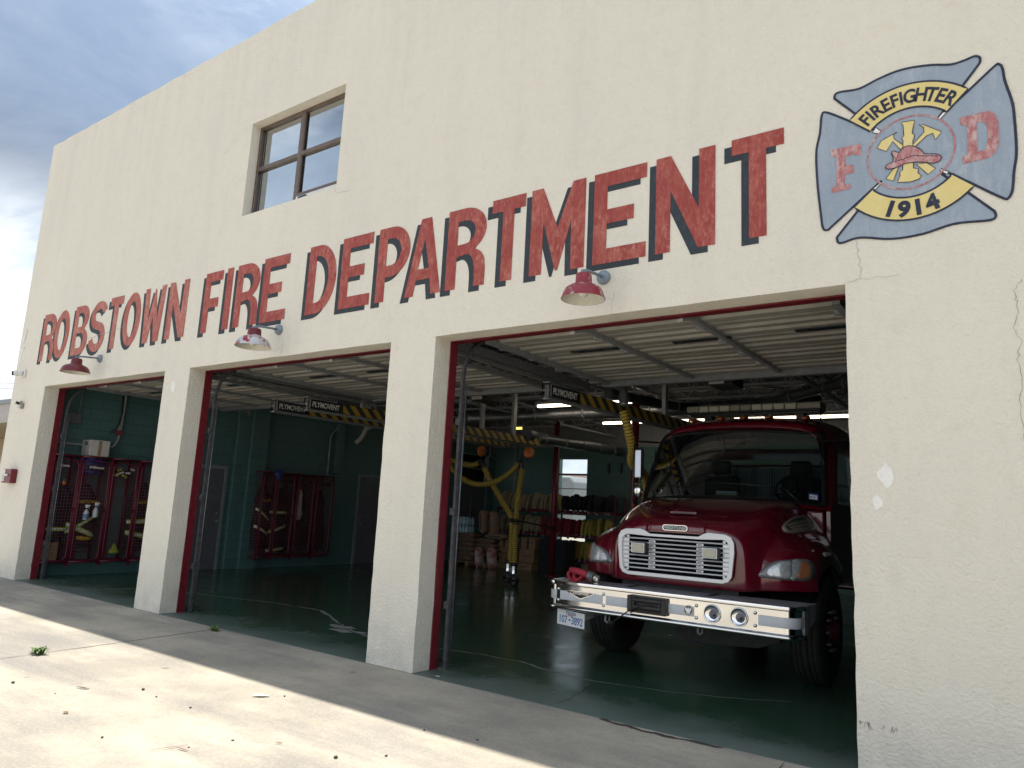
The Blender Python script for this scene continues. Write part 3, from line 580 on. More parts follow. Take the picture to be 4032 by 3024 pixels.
tools={'bugle':[(-0.664,4.326),(-0.582,4.319),(-0.591,4.282),(-0.601,4.229),(-0.588,4.211),(-0.592,4.185),(-0.599,4.173),(-0.602,3.971),(-0.573,3.959),(-0.577,3.933),(-0.557,3.906),(-0.572,3.886),(-0.625,3.878),(-0.701,3.892),(-0.684,3.94),(-0.687,3.964),(-0.667,3.973),(-0.658,4.189),(-0.665,4.205),(-0.651,4.224),(-0.654,4.3)],
 'axR':[(-0.557,4.28),(-0.531,4.272),(-0.428,4.192),(-0.465,4.144),(-0.478,4.195),(-0.515,4.187),(-0.597,4.117),(-0.608,4.138),(-0.529,4.218),(-0.531,4.251)],
 'axL':[(-0.692,4.263),(-0.716,4.247),(-0.713,4.218),(-0.653,4.15),(-0.677,4.128),(-0.721,4.201),(-0.763,4.137),(-0.821,4.176),(-0.792,4.225)],
 'handL':[(-0.728,3.993),(-0.689,4.011),(-0.727,3.909),(-0.773,3.936)],'handR':[(-0.583,3.994),(-0.523,3.992),(-0.473,3.94),(-0.519,3.907)]}
for q,(nm,lp) in enumerate(tools.items()):
    mb=MB(); flat(mb,[lp],-0.0062 if nm!='bugle' else -0.0078,0.0006,0); outline(mb,lp,0.005,-0.0075 if nm!='bugle' else -0.0092,1); mb.build({'bugle':'bugle','axR':'axe_head','axL':'axe_head'}.get(nm,'axe_handle'),['emblem_yellow','emblem_line'],em)
hat=catm([(-0.772,4.017),(-0.758,4.037),(-0.722,4.052),(-0.728,4.128),(-0.686,4.107),(-0.661,4.134),(-0.623,4.14),(-0.578,4.119),(-0.549,4.086),(-0.528,4.057),(-0.469,4.04),(-0.437,4.016),(-0.446,3.987),(-0.486,3.979),(-0.567,4.008),(-0.643,4.016),(-0.697,4.003),(-0.752,4.0)],3)
mb=MB(); flat(mb,[hat],-0.0100,0.0006,0); outline(mb,hat,0.006,-0.0114,1); ol2(mb,catm([(-0.715,4.045),(-0.66,4.052),(-0.60,4.062),(-0.545,4.045),(-0.50,4.035),(-0.455,4.02)],4,False),0.005,-0.0114,1); ol2(mb,[(-0.735,4.115),(-0.70,4.055),(-0.69,4.10)],0.004,-0.0114,1); mb.build('painted_helmet',['emblem_red','emblem_line'],em)
Fp=[(-1.127,4.241),(-0.923,4.239),(-0.922,4.146),(-0.976,4.17),(-1.031,4.165),(-1.031,4.095),(-0.978,4.092),(-0.976,4.030),(-1.034,4.030),(-1.040,3.954),(-0.999,3.951),(-1.001,3.914),(-1.13,3.911),(-1.124,3.953),(-1.095,3.952),(-1.085,4.182),(-1.125,4.182)]
Dp=[(-0.318,4.261),(-0.16,4.264),(-0.127,4.238),(-0.111,4.181),(-0.114,4.025),(-0.134,3.969),(-0.169,3.940),(-0.315,3.932),(-0.317,3.985),(-0.288,3.991),(-0.282,4.199),(-0.319,4.209)]
Dh=[(-0.229,4.200),(-0.191,4.200),(-0.172,4.163),(-0.17,4.074),(-0.190,4.002),(-0.233,3.995)]
mb=MB(); flat(mb,[Fp],-0.0065,0.0006); mb.build('painted_letter','emblem_red',em)
mb=MB(); flat(mb,[Dp,Dh],-0.0065,0.0006); mb.build('painted_letter','emblem_red',em)
# patches of lost plaster and hairline cracks
mb=MB()
for q,(cx,cz,rx,rz) in enumerate(((-0.835,1.895,0.045,0.07),(-0.892,1.715,0.035,0.042),(-9.655,2.97,0.05,0.085),(-14.955,4.02,0.06,0.12),(-14.985,3.83,0.045,0.14),(-14.935,4.16,0.05,0.07))):
    mb=MB(); flat(mb,[catm(blob(cx,cz,rx,rz,11,0.3,q+3),2)],-0.0015-0.0003*q,0.0007); mb.build('bare_patch','white_patch',fs)
mb=MB()
for lp,w in (([(-0.969,3.42),(-0.955,3.33),(-0.949,3.235)],.004),([(-1.055,3.225),(-0.95,3.235),(-0.7,3.232)],.0025),([(-0.975,3.52),(-0.969,3.42)],.003),([(-2.86,3.42),(-2.88,3.30),(-2.90,3.218)],.003),([(-7.33,3.45),(-7.33,3.33),(-7.34,3.22)],.003),
    ([(-0.045,3.109),(-0.09,3.019),(-0.075,2.928),(-0.102,2.805),(-0.066,2.727),(-0.092,2.605),(-0.08,2.469),(-0.095,2.275),(-0.087,2.1)],.004),([(-6.66,5.22),(-6.60,5.12),(-6.35,5.12)],.004),([(-8.5,6.55),(-8.8,6.45),(-9.2,6.2)],.002),
    ([(-14.99,3.98),(-14.85,4.25),(-14.84,4.32)],.014),([(-14.93,4.0),(-14.8,3.97)],.01),([(-13.3,3.70),(-12.6,3.9),(-12.0,3.95),(-11.2,4.0)],.005)):
    mb=MB(); ribbon(mb,lp,w,'y',-0.0055,0.010,5); mb.build('wall_crack','crack_line',fs)
mb=MB()
for q in range(14): 
    cx=random.uniform(-1.04,-0.80); ribbon(mb,[(cx,0.32+random.uniform(-.015,.02)),(cx+random.uniform(-.02,.02),0.35)],0.006,'y',-0.003,0.004,2)
mb.build('wall_scuff','faint_crack',fs)
# ================================================================ THE FIRE TRUCK
mat('truck_red',(0.145,0.004,0.016),0.20,noise=(3,0.12),coat=1.0); mat('chrome',(0.82,0.83,0.85),0.05,1.0,noise=(5,0.04)); mat('polished',(0.78,0.78,0.78),0.09,1.0,noise=(2,0.06),bump=(3,0.03,0.01))
mat('grille_silver',(0.72,0.74,0.77),0.32,0.3,noise=(6,0.06)); mat('rubber',(0.010,0.010,0.012),0.6,spec=0.2); mat('tyre',(0.022,0.022,0.024),0.7,noise=(12,0.4)); mat('black_trim',(0.012,0.013,0.015),0.3)
mat('tape_white',(0.62,0.65,0.69),0.45,noise=(14,0.08)); mat('amber',(0.42,0.13,0.03),0.2,coat=0.5); mat('lens_grey',(0.50,0.49,0.40),0.15,0.1,noise=(60,0.2,None,(1,1,8)),coat=0.6); mat('lens_dim',(0.26,0.25,0.20),0.25,coat=0.4)
mat('winch_steel',(0.05,0.048,0.047),0.5,0.5); mat('beige_plastic',(0.30,0.27,0.22),0.5); mat('seat_grey',(0.05,0.055,0.06),0.8); mat('plate_white',(0.80,0.82,0.84),0.4,noise=(30,0.05)); mat('plate_blue',(0.03,0.12,0.38),0.5); mat('plate_red',(0.6,0.08,0.06),0.5); mat('sticker_blue',(0.02,0.06,0.22),0.4)
mat('lamp_shell',(0.22,0.23,0.24),0.3,0.3,coat=0.5); mat('matte_black',(0.008,0.008,0.009),1.0,spec=0.0); mat('mirror_chrome',(0.45,0.46,0.48),0.12,1.0,noise=(5,0.1)); mat('hub_red',(0.07,0.006,0.010),0.5); mat('undercarriage',(0.03,0.03,0.033),0.7,noise=(14,0.5)); mat('lamp_inner',(0.85,0.87,0.9),0.3,0.5,noise=(30,0.35)); mat('vinyl_blue',(0.12,0.35,0.5),0.4); mat('carton_yellow',(0.55,0.52,0.36),0.6); mat('paper_white',(0.72,0.74,0.75),0.6); mat('orange_cloth',(0.4,0.12,0.04),0.8)
t,b,c=newmat('tread_plate'); b.inputs['Metallic'].default_value=0.1; b.inputs['Roughness'].default_value=0.5
mp=t.nodes.new('ShaderNodeMapping'); mp.inputs['Rotation'].default_value=(0,0,R(45)); t.links.new(c,mp.inputs[0]); ck=t.nodes.new('ShaderNodeTexBrick'); ck.inputs['Scale'].default_value=1; ck.inputs['Brick Width'].default_value=0.045; ck.inputs['Row Height'].default_value=0.018; ck.inputs['Mortar Size'].default_value=0.005; ck.inputs['Mortar Smooth'].default_value=0.5
t.links.new(mp.outputs[0],ck.inputs[0]); iv=t.nodes.new('ShaderNodeMath'); iv.operation='SUBTRACT'; iv.inputs[0].default_value=1; t.links.new(ck.outputs['Fac'],iv.inputs[1]); bump(t,b,iv.outputs[0],0.9,0.004)
t.links.new(mixc(t,ck.outputs['Fac'],(0.50,0.51,0.54),(0.13,0.135,0.15)),b.inputs['Base Color'])

tr=thing('fire_truck','dark red fire truck with chrome front bumper and silver grille parked in the right bay','fire truck',(-3.06,2.75,0))
TT=Matrix.Translation((-3.06,0,0))
def TM():
    m_=MB(); m_.T=TT; return m_
# hood and fenders: control net (x, then (y,z) from the bottom of the nose over the hood to the windshield)
NET=[(0.0,[(1.80,.89),(1.785,1.10),(1.78,1.30),(1.775,1.43),(1.80,1.495),(1.95,1.565),(2.25,1.655),(2.65,1.745),(3.04,1.805)]),
 (0.30,[(1.80,.89),(1.785,1.10),(1.78,1.30),(1.778,1.42),(1.805,1.485),(1.95,1.56),(2.25,1.652),(2.65,1.743),(3.05,1.803)]),
 (0.55,[(1.815,.89),(1.80,1.10),(1.795,1.30),(1.795,1.40),(1.83,1.455),(1.97,1.54),(2.28,1.643),(2.68,1.738),(3.08,1.797)]),
 (0.70,[(1.84,.89),(1.82,1.08),(1.82,1.24),(1.855,1.35),(1.93,1.425),(2.05,1.515),(2.31,1.640),(2.70,1.745),(3.12,1.79)]),
 (0.80,[(1.945,.90),(1.935,1.06),(1.955,1.18),(2.0,1.28),(2.07,1.395),(2.15,1.485),(2.38,1.610),(2.74,1.715),(3.16,1.775)]),
 (0.88,[(1.955,.91),(1.94,1.05),(1.965,1.16),(2.025,1.25),(2.13,1.345),(2.24,1.435),(2.48,1.54),(2.80,1.64),(3.21,1.735)]),
 (0.97,[(1.965,.915),(1.945,1.05),(1.965,1.155),(2.02,1.245),(2.13,1.325),(2.28,1.39),(2.53,1.46),(2.84,1.52),(3.26,1.61)]),
 (1.06,[(2.02,.92),(2.0,1.045),(2.02,1.145),(2.07,1.235),(2.18,1.31),(2.33,1.365),(2.56,1.42),(2.86,1.44),(3.3,1.47)]),
 (1.14,[(2.085,.92),(2.07,1.04),(2.09,1.135),(2.14,1.215),(2.24,1.28),(2.37,1.33),(2.58,1.375),(2.86,1.385),(3.3,1.33)]),
 (1.205,[(2.15,.92),(2.14,1.03),(2.16,1.115),(2.21,1.185),(2.30,1.24),(2.41,1.285),(2.60,1.32),(2.86,1.32),(3.3,1.22)]),
 (1.245,[(2.21,.92),(2.21,1.02),(2.23,1.085),(2.27,1.145),(2.35,1.19),(2.45,1.23),(2.62,1.26),(2.86,1.255),(3.3,1.10)]),
 (1.258,[(2.23,.915),(2.245,.96),(2.265,1.0),(2.30,1.035),(2.37,1.08),(2.46,1.115),(2.62,1.14),(2.86,1.135),(3.22,0.97)])]
def cr1(a,b,c,d,t): return 0.5*((2*b)+(-a+c)*t+(2*a-5*b+4*c-d)*t*t+(-a+3*b-3*c+d)*t**3)
def Sf(u,v,off=0.0):
    """surface point at x-column u (0..11) and row v (0..8); off pushes outwards"""
    def raw(u,v):
        def col(i):
            i=max(0,min(len(NET)-1,i)); x,rows=NET[i]; k=min(int(v),7); t=v-k
            g=lambda q: rows[max(0,min(8,q))]
            return (x,cr1(g(k-1)[0],g(k)[0],g(k+1)[0],g(k+2)[0],t),cr1(g(k-1)[1],g(k)[1],g(k+1)[1],g(k+2)[1],t))
        k=min(int(u),len(NET)-2); t=u-k
        A=[col(k-1) if k>0 else (-NET[1][0],)+col(1)[1:],col(k),col(k+1),col(k+2)]
        return Vector([cr1(A[0][q],A[1][q],A[2][q],A[3][q],t) for q in range(3)])
    p=raw(u,v)
    if off:
        e=0.02; du=raw(min(u+e,11),v)-raw(max(u-e,0),v); dv=raw(u,min(v+e,8))-raw(u,max(v-e,0)); n=dv.cross(du).normalized()
        if n.y>0.2 and n.z<0: n=-n
        if n.dot(Vector((0.3,-1,0.6)))<0: n=-n
        p=p+n*off
    return p
mb=TM(); NU,NV=44,40
rows=[]
for j in range(NV+1):
    v=8*j/NV; half=[Sf(11*i/NU,v) for i in range(NU+1)]
    rows.append([(-p.x,p.y,p.z) for p in half[::-1]]+[tuple(p) for p in half[1:]])
mb.grid(rows)
hood=mb.build('hood','truck_red',tr,solid=0.012)
# panel seam lines along fender/hood split
mb=TM()
for sx in (-1,):
    pts=[Sf(5.1+0.25*math.sin(v*0.5),v,0.0) for v in [q*8/30 for q in range(0,31)]]
    mb.tube([(sx*p.x,p.y-0.0005,p.z+0.0005) for p in pts],0.0035,5)
mb.build('hood_seam','black_trim',hood)
mb=TM(); mb.prism([(-0.15,0),(0.14,0),(0.09,0.15),(-0.10,0.15)],'z',0,0.028) ; 
mb.v=[Vector((v.x,1.99+(v.y),1.592+v.y*0.30+(v.z)*1.0)) for v in mb.v]; mb.build('hood_scoop','truck_red',hood,bevel=0.006)
mb=TM(); mb.add([(-.12,1.988,1.595),(.11,1.988,1.595),(.105,1.989,1.608),(-.115,1.989,1.608)],[(0,1,2,3)]); mb.build('scoop_mouth','black_trim',hood)
# grille
gx=0.605; yg=1.765
mb=TM(); mb.box(-0.57,0.57,1.7725,1.774,0.985,1.40); gr=mb.build('grille_back','matte_black',tr)
outer=[(-0.56,.955),(0.50,.955),(0.56,.975),(0.59,1.02),(0.615,1.25),(0.612,1.34),(0.585,1.39),(0.53,1.412),(0.36,1.420),(0.32,1.408),(0.26,1.375),(-0.26,1.375),(-0.32,1.408),(-0.36,1.420),(-0.53,1.412),(-0.585,1.39),(-0.612,1.34),(-0.615,1.25),(-0.59,1.02)]
outer[0]=(-0.50,.955); outer.insert(0,(-0.56,.975)); 
inner=[(-0.50,.985),(0.50,.985),(0.545,1.01),(0.565,1.06),(0.575,1.25),(0.57,1.32),(0.54,1.355),(0.50,1.365),(0.28,1.355),(-0.28,1.355),(-0.50,1.365),(-0.54,1.355),(-0.57,1.32),(-0.575,1.25),(-0.565,1.06),(-0.545,1.01)]
mb=TM(); vs,fc=curve_mesh([outer,inner],0.012,0.003); mb.add([(v.x,yg-0.012+v.z,v.y) for v in vs],fc,None,False); mb.build('grille_surround','grille_silver',gr)
mb=TM()
for i in range(8):
    z=1.025+i*0.0425
    mb.prism([(yg-0.012,z-.003),(yg+0.0,z-.007),(yg+0.0025,z+.008),(yg-0.006,z+.008)],'x',-0.575+0.004*(7-i)*0.5,0.575-0.004*(7-i)*0.5)
mb.build('grille_bar','grille_silver',gr)
mb=TM()
for x in (-0.275,0.235):
    mb=TM()
    for i in range(7):
        z=1.025+i*0.0425; mb.box(x,x+0.07,yg-0.006,yg-0.001,z+0.012,z+0.031)
    mb.build('grille_bracket','grille_silver',gr)
for x0,x1 in ((-0.575,-0.50),(0.50,0.575)):
    mb=TM(); mb.box(x0,x1,yg-0.003,yg+0.002,1.0,1.352); mb.build('grille_side_plate','grille_silver',gr)
mb=TM()
for x in (-0.275,0.235):
    for i in range(7):
        z=1.025+i*0.0425+0.0215; mb.prism([(x+.014,z-.004),(x+.05,z-.004),(x+.056,z),(x+.05,z+.004),(x+.014,z+.004),(x+.008,z)],'y',yg-0.0085,yg-0.0055)
mb.build('bracket_slot','black_trim',gr)
mb=TM()
for x,z in ((-0.535,1.335),(0.535,1.335),(-0.53,1.02),(0.53,1.02)): mb.lathe((x,yg-0.006,z),(0,-1,0),[(0.010,0),(0.009,0.004),(0.0,0.006)],10)
for q in range(20): mb.box(-0.49,0.49,1.7705,1.7720,1.0+q*0.0178,1.003+q*0.0178)
mb.build('radiator_fins','matte_black',gr)
for x in (-0.36,0.40):
    mb=TM(); mb.box(x-0.085,x+0.085,yg-0.075,yg-0.012,1.175,1.285); gl=mb.build('grille_light','black_trim',tr,bevel=0.012)
    mb=TM(); mb.box(x-0.078,x+0.072,yg-0.088,yg-0.0755,1.180,1.280); mb.build('light_bezel','grille_silver',gl,bevel=0.010)
    mb=TM(); mb.box(x-0.066,x+0.060,yg-0.096,yg-0.0885,1.190,1.270); mb.build('light_lens','lens_grey',gl,bevel=0.006)
# maker badge
def oval(cx,cz,rx,rz,n=28): return [(cx+(rx-rz)*(1 if math.cos(2*math.pi*i/n)>0 else -1)+rz*math.cos(2*math.pi*i/n),cz+rz*math.sin(2*math.pi*i/n)) for i in range(n)]
mb=TM(); flat(mb,[oval(0.005,1.450,0.135,0.030)],1.762,0.004); bd=mb.build('hood_badge','chrome',tr)
mb=TM(); flat(mb,[oval(0.005,1.450,0.125,0.0225)],1.7565,0.001); mb.build('badge_field','black_trim',bd)
tmf=text_mesh('FREIGHTLINER',0.043,0.001,0.001,'CENTER',1.0,0.15); mb=TM(); place(mb,([Vector((v.x*0.86,v.y,v.z)) for v in tmf[0]],tmf[1]),(0.005,1.754,1.4365),(1,0,0),(0,0,1)); mb.build('badge_lettering','tape_white',bd)
mb=TM(); mb.grid([[(x,1.768+0.02*abs(z-1.43)/.05,z) for x in (-0.32,-0.25,-.1,.1,0.25,0.32)] for z in (1.395,1.42,1.46,1.50)]); mb.build('badge_mount','truck_red',tr,solid=0.01)
# headlights follow the nose surface
def patch(outl,off,name,matn,parent,n=6,dome=0.0,side=1,rings=5):
    cu=sum(p[0] for p in outl)/len(outl); cv=sum(p[1] for p in outl)/len(outl); mb=TM(); rows=[]
    for k in range(rings+1):
        f_=max(k/rings,0.001); o_=off+dome*(1-f_**2.5); rows.append([ (side*q.x,q.y,q.z) for q in [Sf(cu+(p[0]-cu)*f_,cv+(p[1]-cv)*f_,o_) for p in outl]])
    rows.append([(side*q.x,q.y,q.z) for q in [Sf(p[0],p[1],-0.012) for p in outl]])
    mb.grid(rows,None,True,True); return mb.build(name,matn,parent)
tear=catm([(3.9,0.85),(4.25,1.45),(5.0,2.05),(5.9,2.45),(7.1,2.8),(8.2,3.2),(9.0,3.25),(9.6,2.5),(9.5,1.6),(8.7,0.95),(6.7,0.82),(5.0,0.85)],4)
def shrink(l,f): cu=sum(p[0] for p in l)/len(l); cv=sum(p[1] for p in l)/len(l); return [(cu+(p[0]-cu)*f,cv+(p[1]-cv)*f) for p in l]
for side in (-1,1):
    hl=patch(tear,0.004,'headlight','lamp_shell',tr,side=side)
    in1=catm([(4.7,1.05),(4.9,1.6),(5.8,2.2),(6.95,2.6),(7.1,1.8),(7.0,1.0),(5.8,0.97)],3); patch(in1,0.008,'reflector','lamp_inner',hl,side=side)
    in2=catm([(7.7,1.1),(7.8,1.8),(8.0,2.75),(8.6,2.9),(9.0,2.4),(9.0,1.7),(8.6,1.15)],3); patch(catm([(6.95,1.05),(7.1,2.7),(7.9,2.85),(7.6,1.05)],2),0.007,'reflector','lamp_inner',hl,side=side); patch(in2,0.008,'turn_signal','amber',hl,side=side)
    patch(shrink(tear,0.96),0.012,'headlight_lens','lens_clear',hl,dome=0.010,side=side)
# side air intakes
iv0=catm([(4.95,5.75),(5.0,6.4),(5.15,7.0),(5.45,7.5),(5.8,7.75),(6.2,7.7),(6.45,7.3),(6.35,6.7),(5.9,5.9),(5.4,5.55)],4)
for side in (-1,1):
    vp=patch(iv0,0.012,'air_intake','beige_plastic',tr,side=side)
    vp2=patch(shrink(iv0,0.78),0.0135,'intake_mesh','black_trim',vp,side=side)
    mb=TM()
    for q in range(8):
        vv=6.0+q*0.21
        pts=[Sf(5.12+0.13*q*0.6+(0.95+0.03*q)*e_,vv,0.018) for e_ in (0,.25,.5,.75,1)]; mb.tube([(side*p.x,p.y,p.z) for p in pts],0.004,5)
    for e_ in (0.1,.37,.64,.9):
        pts=[Sf(5.12+0.08*q+(0.95+0.03*q)*e_,6.0+q*0.21,0.018) for q in (0,2.5,5,7)]; mb.tube([(side*p.x,p.y,p.z) for p in pts],0.0045,5)
    mb.build('intake_slat','beige_plastic',vp)
    mk=patch([(9.6,5.6),(9.75,6.3),(9.8,6.9),(10.15,6.8),(10.05,5.6)],0.008,'marker_light','tape_white',tr,side=side,rings=2)
    mb=TM(); 
    for z in (0.52,): 
        pts=[(side*1.20,2.75+0.60*math.cos(a),0.52+0.60*math.sin(a)) for a in [R(q) for q in range(-5,186,12)]]
    in_=[(side*0.80,p[1],p[2]) for p in pts]; mb.grid([pts,in_]); mb.build('wheel_well','black_trim',tr,solid=0.004)
mb=TM(); mb.box(-0.62,0.62,1.86,3.0,0.80,0.90); mb.box(-0.80,0.80,2.1,3.2,0.90,1.25); mb.build('engine','undercarriage',tr)
mb=TM()
for x in (-0.42,0.42): mb.box(x-0.04,x+0.04,1.58,9.6,0.66,0.84)
mb.box(-0.9,0.9,2.70,2.82,0.44,0.56); mb.prism([(0.0,.30),(0.7,.34),(0.92,.42),(0.95,.55),(-0.1,.55),(-0.15,.38)],'y',2.15,2.6); mb.cyl((-0.45,1.95,0.62),(0.45,1.95,0.62),0.05); mb.build('chassis','undercarriage',tr,bevel=0.01)
# wheels
def wheel(sx,yc,dual=False):
    r=0.52; xo=1.25*sx; w_=0.27
    prof=[(0.30,-.005),(0.40,-.012),(0.47,-.006),(0.505,0.012),(0.517,0.035),(0.520,0.052),(0.508,0.054),(0.508,0.062),(0.521,0.064),(0.522,0.098),(0.508,0.100),(0.508,0.109),(0.522,0.111),(0.522,0.159),(0.508,0.161),(0.508,0.170),(0.522,0.172),(0.521,0.206),(0.508,0.208),(0.508,0.216),(0.520,0.218),(0.517,0.235),(0.505,0.258),(0.47,0.276),(0.40,0.282),(0.30,0.275)]
    mb=TM(); mb.lathe((xo,yc,r),(-sx,0,0),prof,56); w0=mb.build('wheel','tyre',tr)
    mb=TM(); mb.lathe((xo,yc,r),(-sx,0,0),[(0.30,0.27),(0.295,0.05),(0.31,-.004),(0.285,-.006),(0.27,0.03),(0.255,0.06),(0.14,0.035),(0.13,0.0),(0.10,-0.03),(0.09,-0.075),(0.0,-0.085)],32); mb.build('rim','hub_red',w0)
    mb=TM()
    for k in range(10): a=2*math.pi*k/10; mb.cyl((xo+sx*-0.04,yc+0.19*math.cos(a),r+0.19*math.sin(a)),(xo+sx*0.035,yc+0.19*math.cos(a),r+0.19*math.sin(a)),0.021,10,None,0.016)
    mb.build('lug_nut','track_steel',w0)
for sx in (-1,1): wheel(sx,2.75); wheel(sx,7.6)
# bumper: swept profile
path=[(-1.262,1.78),(-1.262,1.53)]+[(-1.262+0.135*(1-math.cos(R(a))),1.53-0.13*math.sin(R(a))) for a in range(10,91,10)]+[(1.15,1.40)]+[(1.15+0.135*math.sin(R(a)),1.40+0.13*(1-math.cos(R(a)))) for a in range(10,91,10)]+[(1.288,1.57)]
prof=[(-.05,.838),(-.01,.845),(.010,.842),(.020,.833),(.020,.820),(.010,.810),(.0,.806),(.0,.803),(.0,.800),(.0,.70),(.0,.618),(.0,.615),(.0,.612),(.010,.604),(.022,.596),(.026,.580),(.018,.568),(0,.562),(-.04,.566)]
def sweep(mb,path,prof,mi=None):
    rows=[]
    for i,p in enumerate(path):
        a=path[max(i-1,0)]; b=path[min(i+1,len(path)-1)]; d=Vector((b[0]-a[0],b[1]-a[1])).normalized(); n=Vector((d.y,-d.x))
        rows.append([(p[0]+n.x*q[0],p[1]+n.y*q[0],q[1]) for q in prof])
    mb.grid(rows,mi)
mb=TM(); sweep(mb,path,prof); bp=mb.build('bumper','polished',tr,solid=0.006)
mb=TM(); sweep(mb,path,[(.0275,.842),(.0285,.836),(.0285,.818),(.0275,.812)] ) ; mb.build('bumper_rim','chrome',bp)
mb=TM(); mb.prism([(-1.25,1.56),(-1.22,1.47),(-1.12,1.42),(1.15,1.42),(1.25,1.47),(1.28,1.57),(1.30,1.98),(-1.25,1.80)],'z',0.834,0.840); mb.build('bumper_deck','tread_plate',bp)
mb=TM(); mb.prism([(1.575,.838),(2.0,.838),(1.93,.70),(1.83,.66),(1.575,.575)],'x',1.288,1.294); mb.build('bumper_side','tread_plate',bp); mb=TM(); mb.prism([(1.575,.838),(1.80,.838),(1.78,.66),(1.575,.575)],'x',-1.264,-1.258); mb.build('bumper_side','tread_plate',bp)
def seg(x0,x1):
    return [(x0,1.40),(x1,1.40)]
tp=[(.003,.750),(.004,.748),(.004,.662),(.003,.660)]
for q,(pp,zo) in enumerate(((([(-1.264,1.62)]+path[1:11]+[(-1.145,1.40)])[:-2]+[(-1.135,1.40)],0),(seg(-1.095,-0.60),0),(seg(-0.56,-0.305),0),(seg(0.11,0.36),0),([(0.95,1.40)]+path[11:],0))):
    mb=TM(); sweep(mb,pp,tp); mb.build('reflective_tape','tape_white',bp)
mb=TM()
for x in (-1.12,-0.585,0.382,0.922):
    for z in (0.762,0.653): mb.lathe((x,1.399,z),(0,-1,0),[(0.017,0),(0.016,0.004),(0.011,0.010),(0,0.013)],14)
mb.build('bumper_bolt','chrome',bp)
for x in (0.535,0.781):
    mb=TM(); mb.lathe((x,1.399,.709),(0,-1,0),[(0.083,0),(0.083,0.014),(0.079,0.019),(0.073,0.017),(0.069,0.011),(0.058,0.006),(0.040,0.003),(0.0,0.002)],36); h0=mb.build('horn','chrome',tr)
    mb=TM(); mb.lathe((x+0.012,1.3965,.703),(0,-1,0),[(0.044,0.0),(0.042,.003),(0.022,.006),(0.020,.010),(0.0,0.010)],24); mb.build('horn_throat','steel_grey',h0)
    mb=TM(); mb.lathe((x+0.022,1.386,.700),(0,-1,0),[(0.013,0.0),(0.012,.002),(0.0,0.002)],16); mb.build('horn_bore','black_trim',h0)
# winch with fairlead rollers and cable
mb=TM(); mb.box(-0.296,0.097,1.375,1.398,0.640,0.790); wi=mb.build('winch','black_trim',tr)
mb=TM(); mb.box(-0.300,-0.255,1.345,1.40,0.645,0.790); mb.box(0.050,0.098,1.345,1.40,0.640,0.775)
for z in (0.752,0.685): mb.cyl((-0.25,1.362,z),(0.055,1.362,z),0.026,14)
for x in (-0.235,0.035): mb.cyl((x,1.352,0.66),(x,1.352,0.775),0.013,10)
mb.box(-0.30,0.098,1.35,1.40,0.775,0.790); mb.box(-0.30,0.098,1.35,1.40,0.632,0.648); mb.build('fairlead','winch_steel',wi,bevel=0.004)
cab=[(-0.05,1.36,0.71),(-0.15,1.33,0.705),(-0.25,1.32,0.66),(-0.36,1.34,0.58),(-0.45,1.37,0.52),(-0.50,1.42,0.50)]
mb=TM(); mb.tube(cab,0.007,6); mb.tube([(-0.50,1.42,0.50),(-0.53,1.42,0.48),(-0.50,1.44,0.46),(-0.47,1.42,0.49),(-0.53,1.41,0.51)],0.008,6); mb.build('winch_cable','winch_steel',wi)
def hook(x,y):
    mb=TM(); mb.tube([(x,y,0.58),(x,y-.02,0.54),(x,y-.03,0.50),(x+.012,y-.02,0.482),(x+.03,y,0.495),(x+.032,y,0.54)],[.010,.010,.011,.011,.010,.008],8); mb.build('tow_hook','galv',tr)
hook(-0.60,1.50); hook(0.33,1.60)
# maker's emblem and seal on the bumper
mb=TM(); flat(mb,[[(-1.04,0.760),(-0.676,0.760),(-0.72,0.735),(-0.85,0.682),(-0.99,0.735)]],1.394,0.002); e1=mb.build('bumper_emblem','chrome',bp)
mb=TM(); flat(mb,[[(-1.02,0.754),(-0.70,0.754),(-0.735,0.735),(-0.85,0.690),(-0.975,0.735)]],1.3915,0.0006); mb.build('emblem_field','black_trim',e1)
mb=TM(); place(mb,text_mesh('Contender',0.052,0.0012,0.0,'CENTER',1.0,0.3),(-0.862,1.3895,0.728),(1,0,0),(0,0,1)); mb.build('emblem_lettering','chrome',e1)
mb=TM(); flat(mb,[arc(0.306,0.712,0.045,0.045,0,360,30)[:-1]],1.393,0.002,0); 
vsn=mb; se=mb.build('seal','black_trim',bp)
mb=TM(); outline(mb,arc(0.306,0.712,0.041,0.041,0,360,30)[:-1],0.004,1.3895)
eag=[(0.306,.740),(.313,.733),(.312,.724),(.322,.730),(.332,.739),(.336,.722),(.330,.705),(.320,.700),(.328,.690),(.322,.682),(.313,.692),(.311,.680),(.301,.680),(.299,.692),(.290,.682),(.284,.690),(.292,.700),(.282,.705),(.276,.722),(.280,.739),(.290,.730),(.300,.724),(.299,.733)]
flat(mb,[eag],1.3895,0.0008); mb.build('seal_eagle','lamp_inner',se)
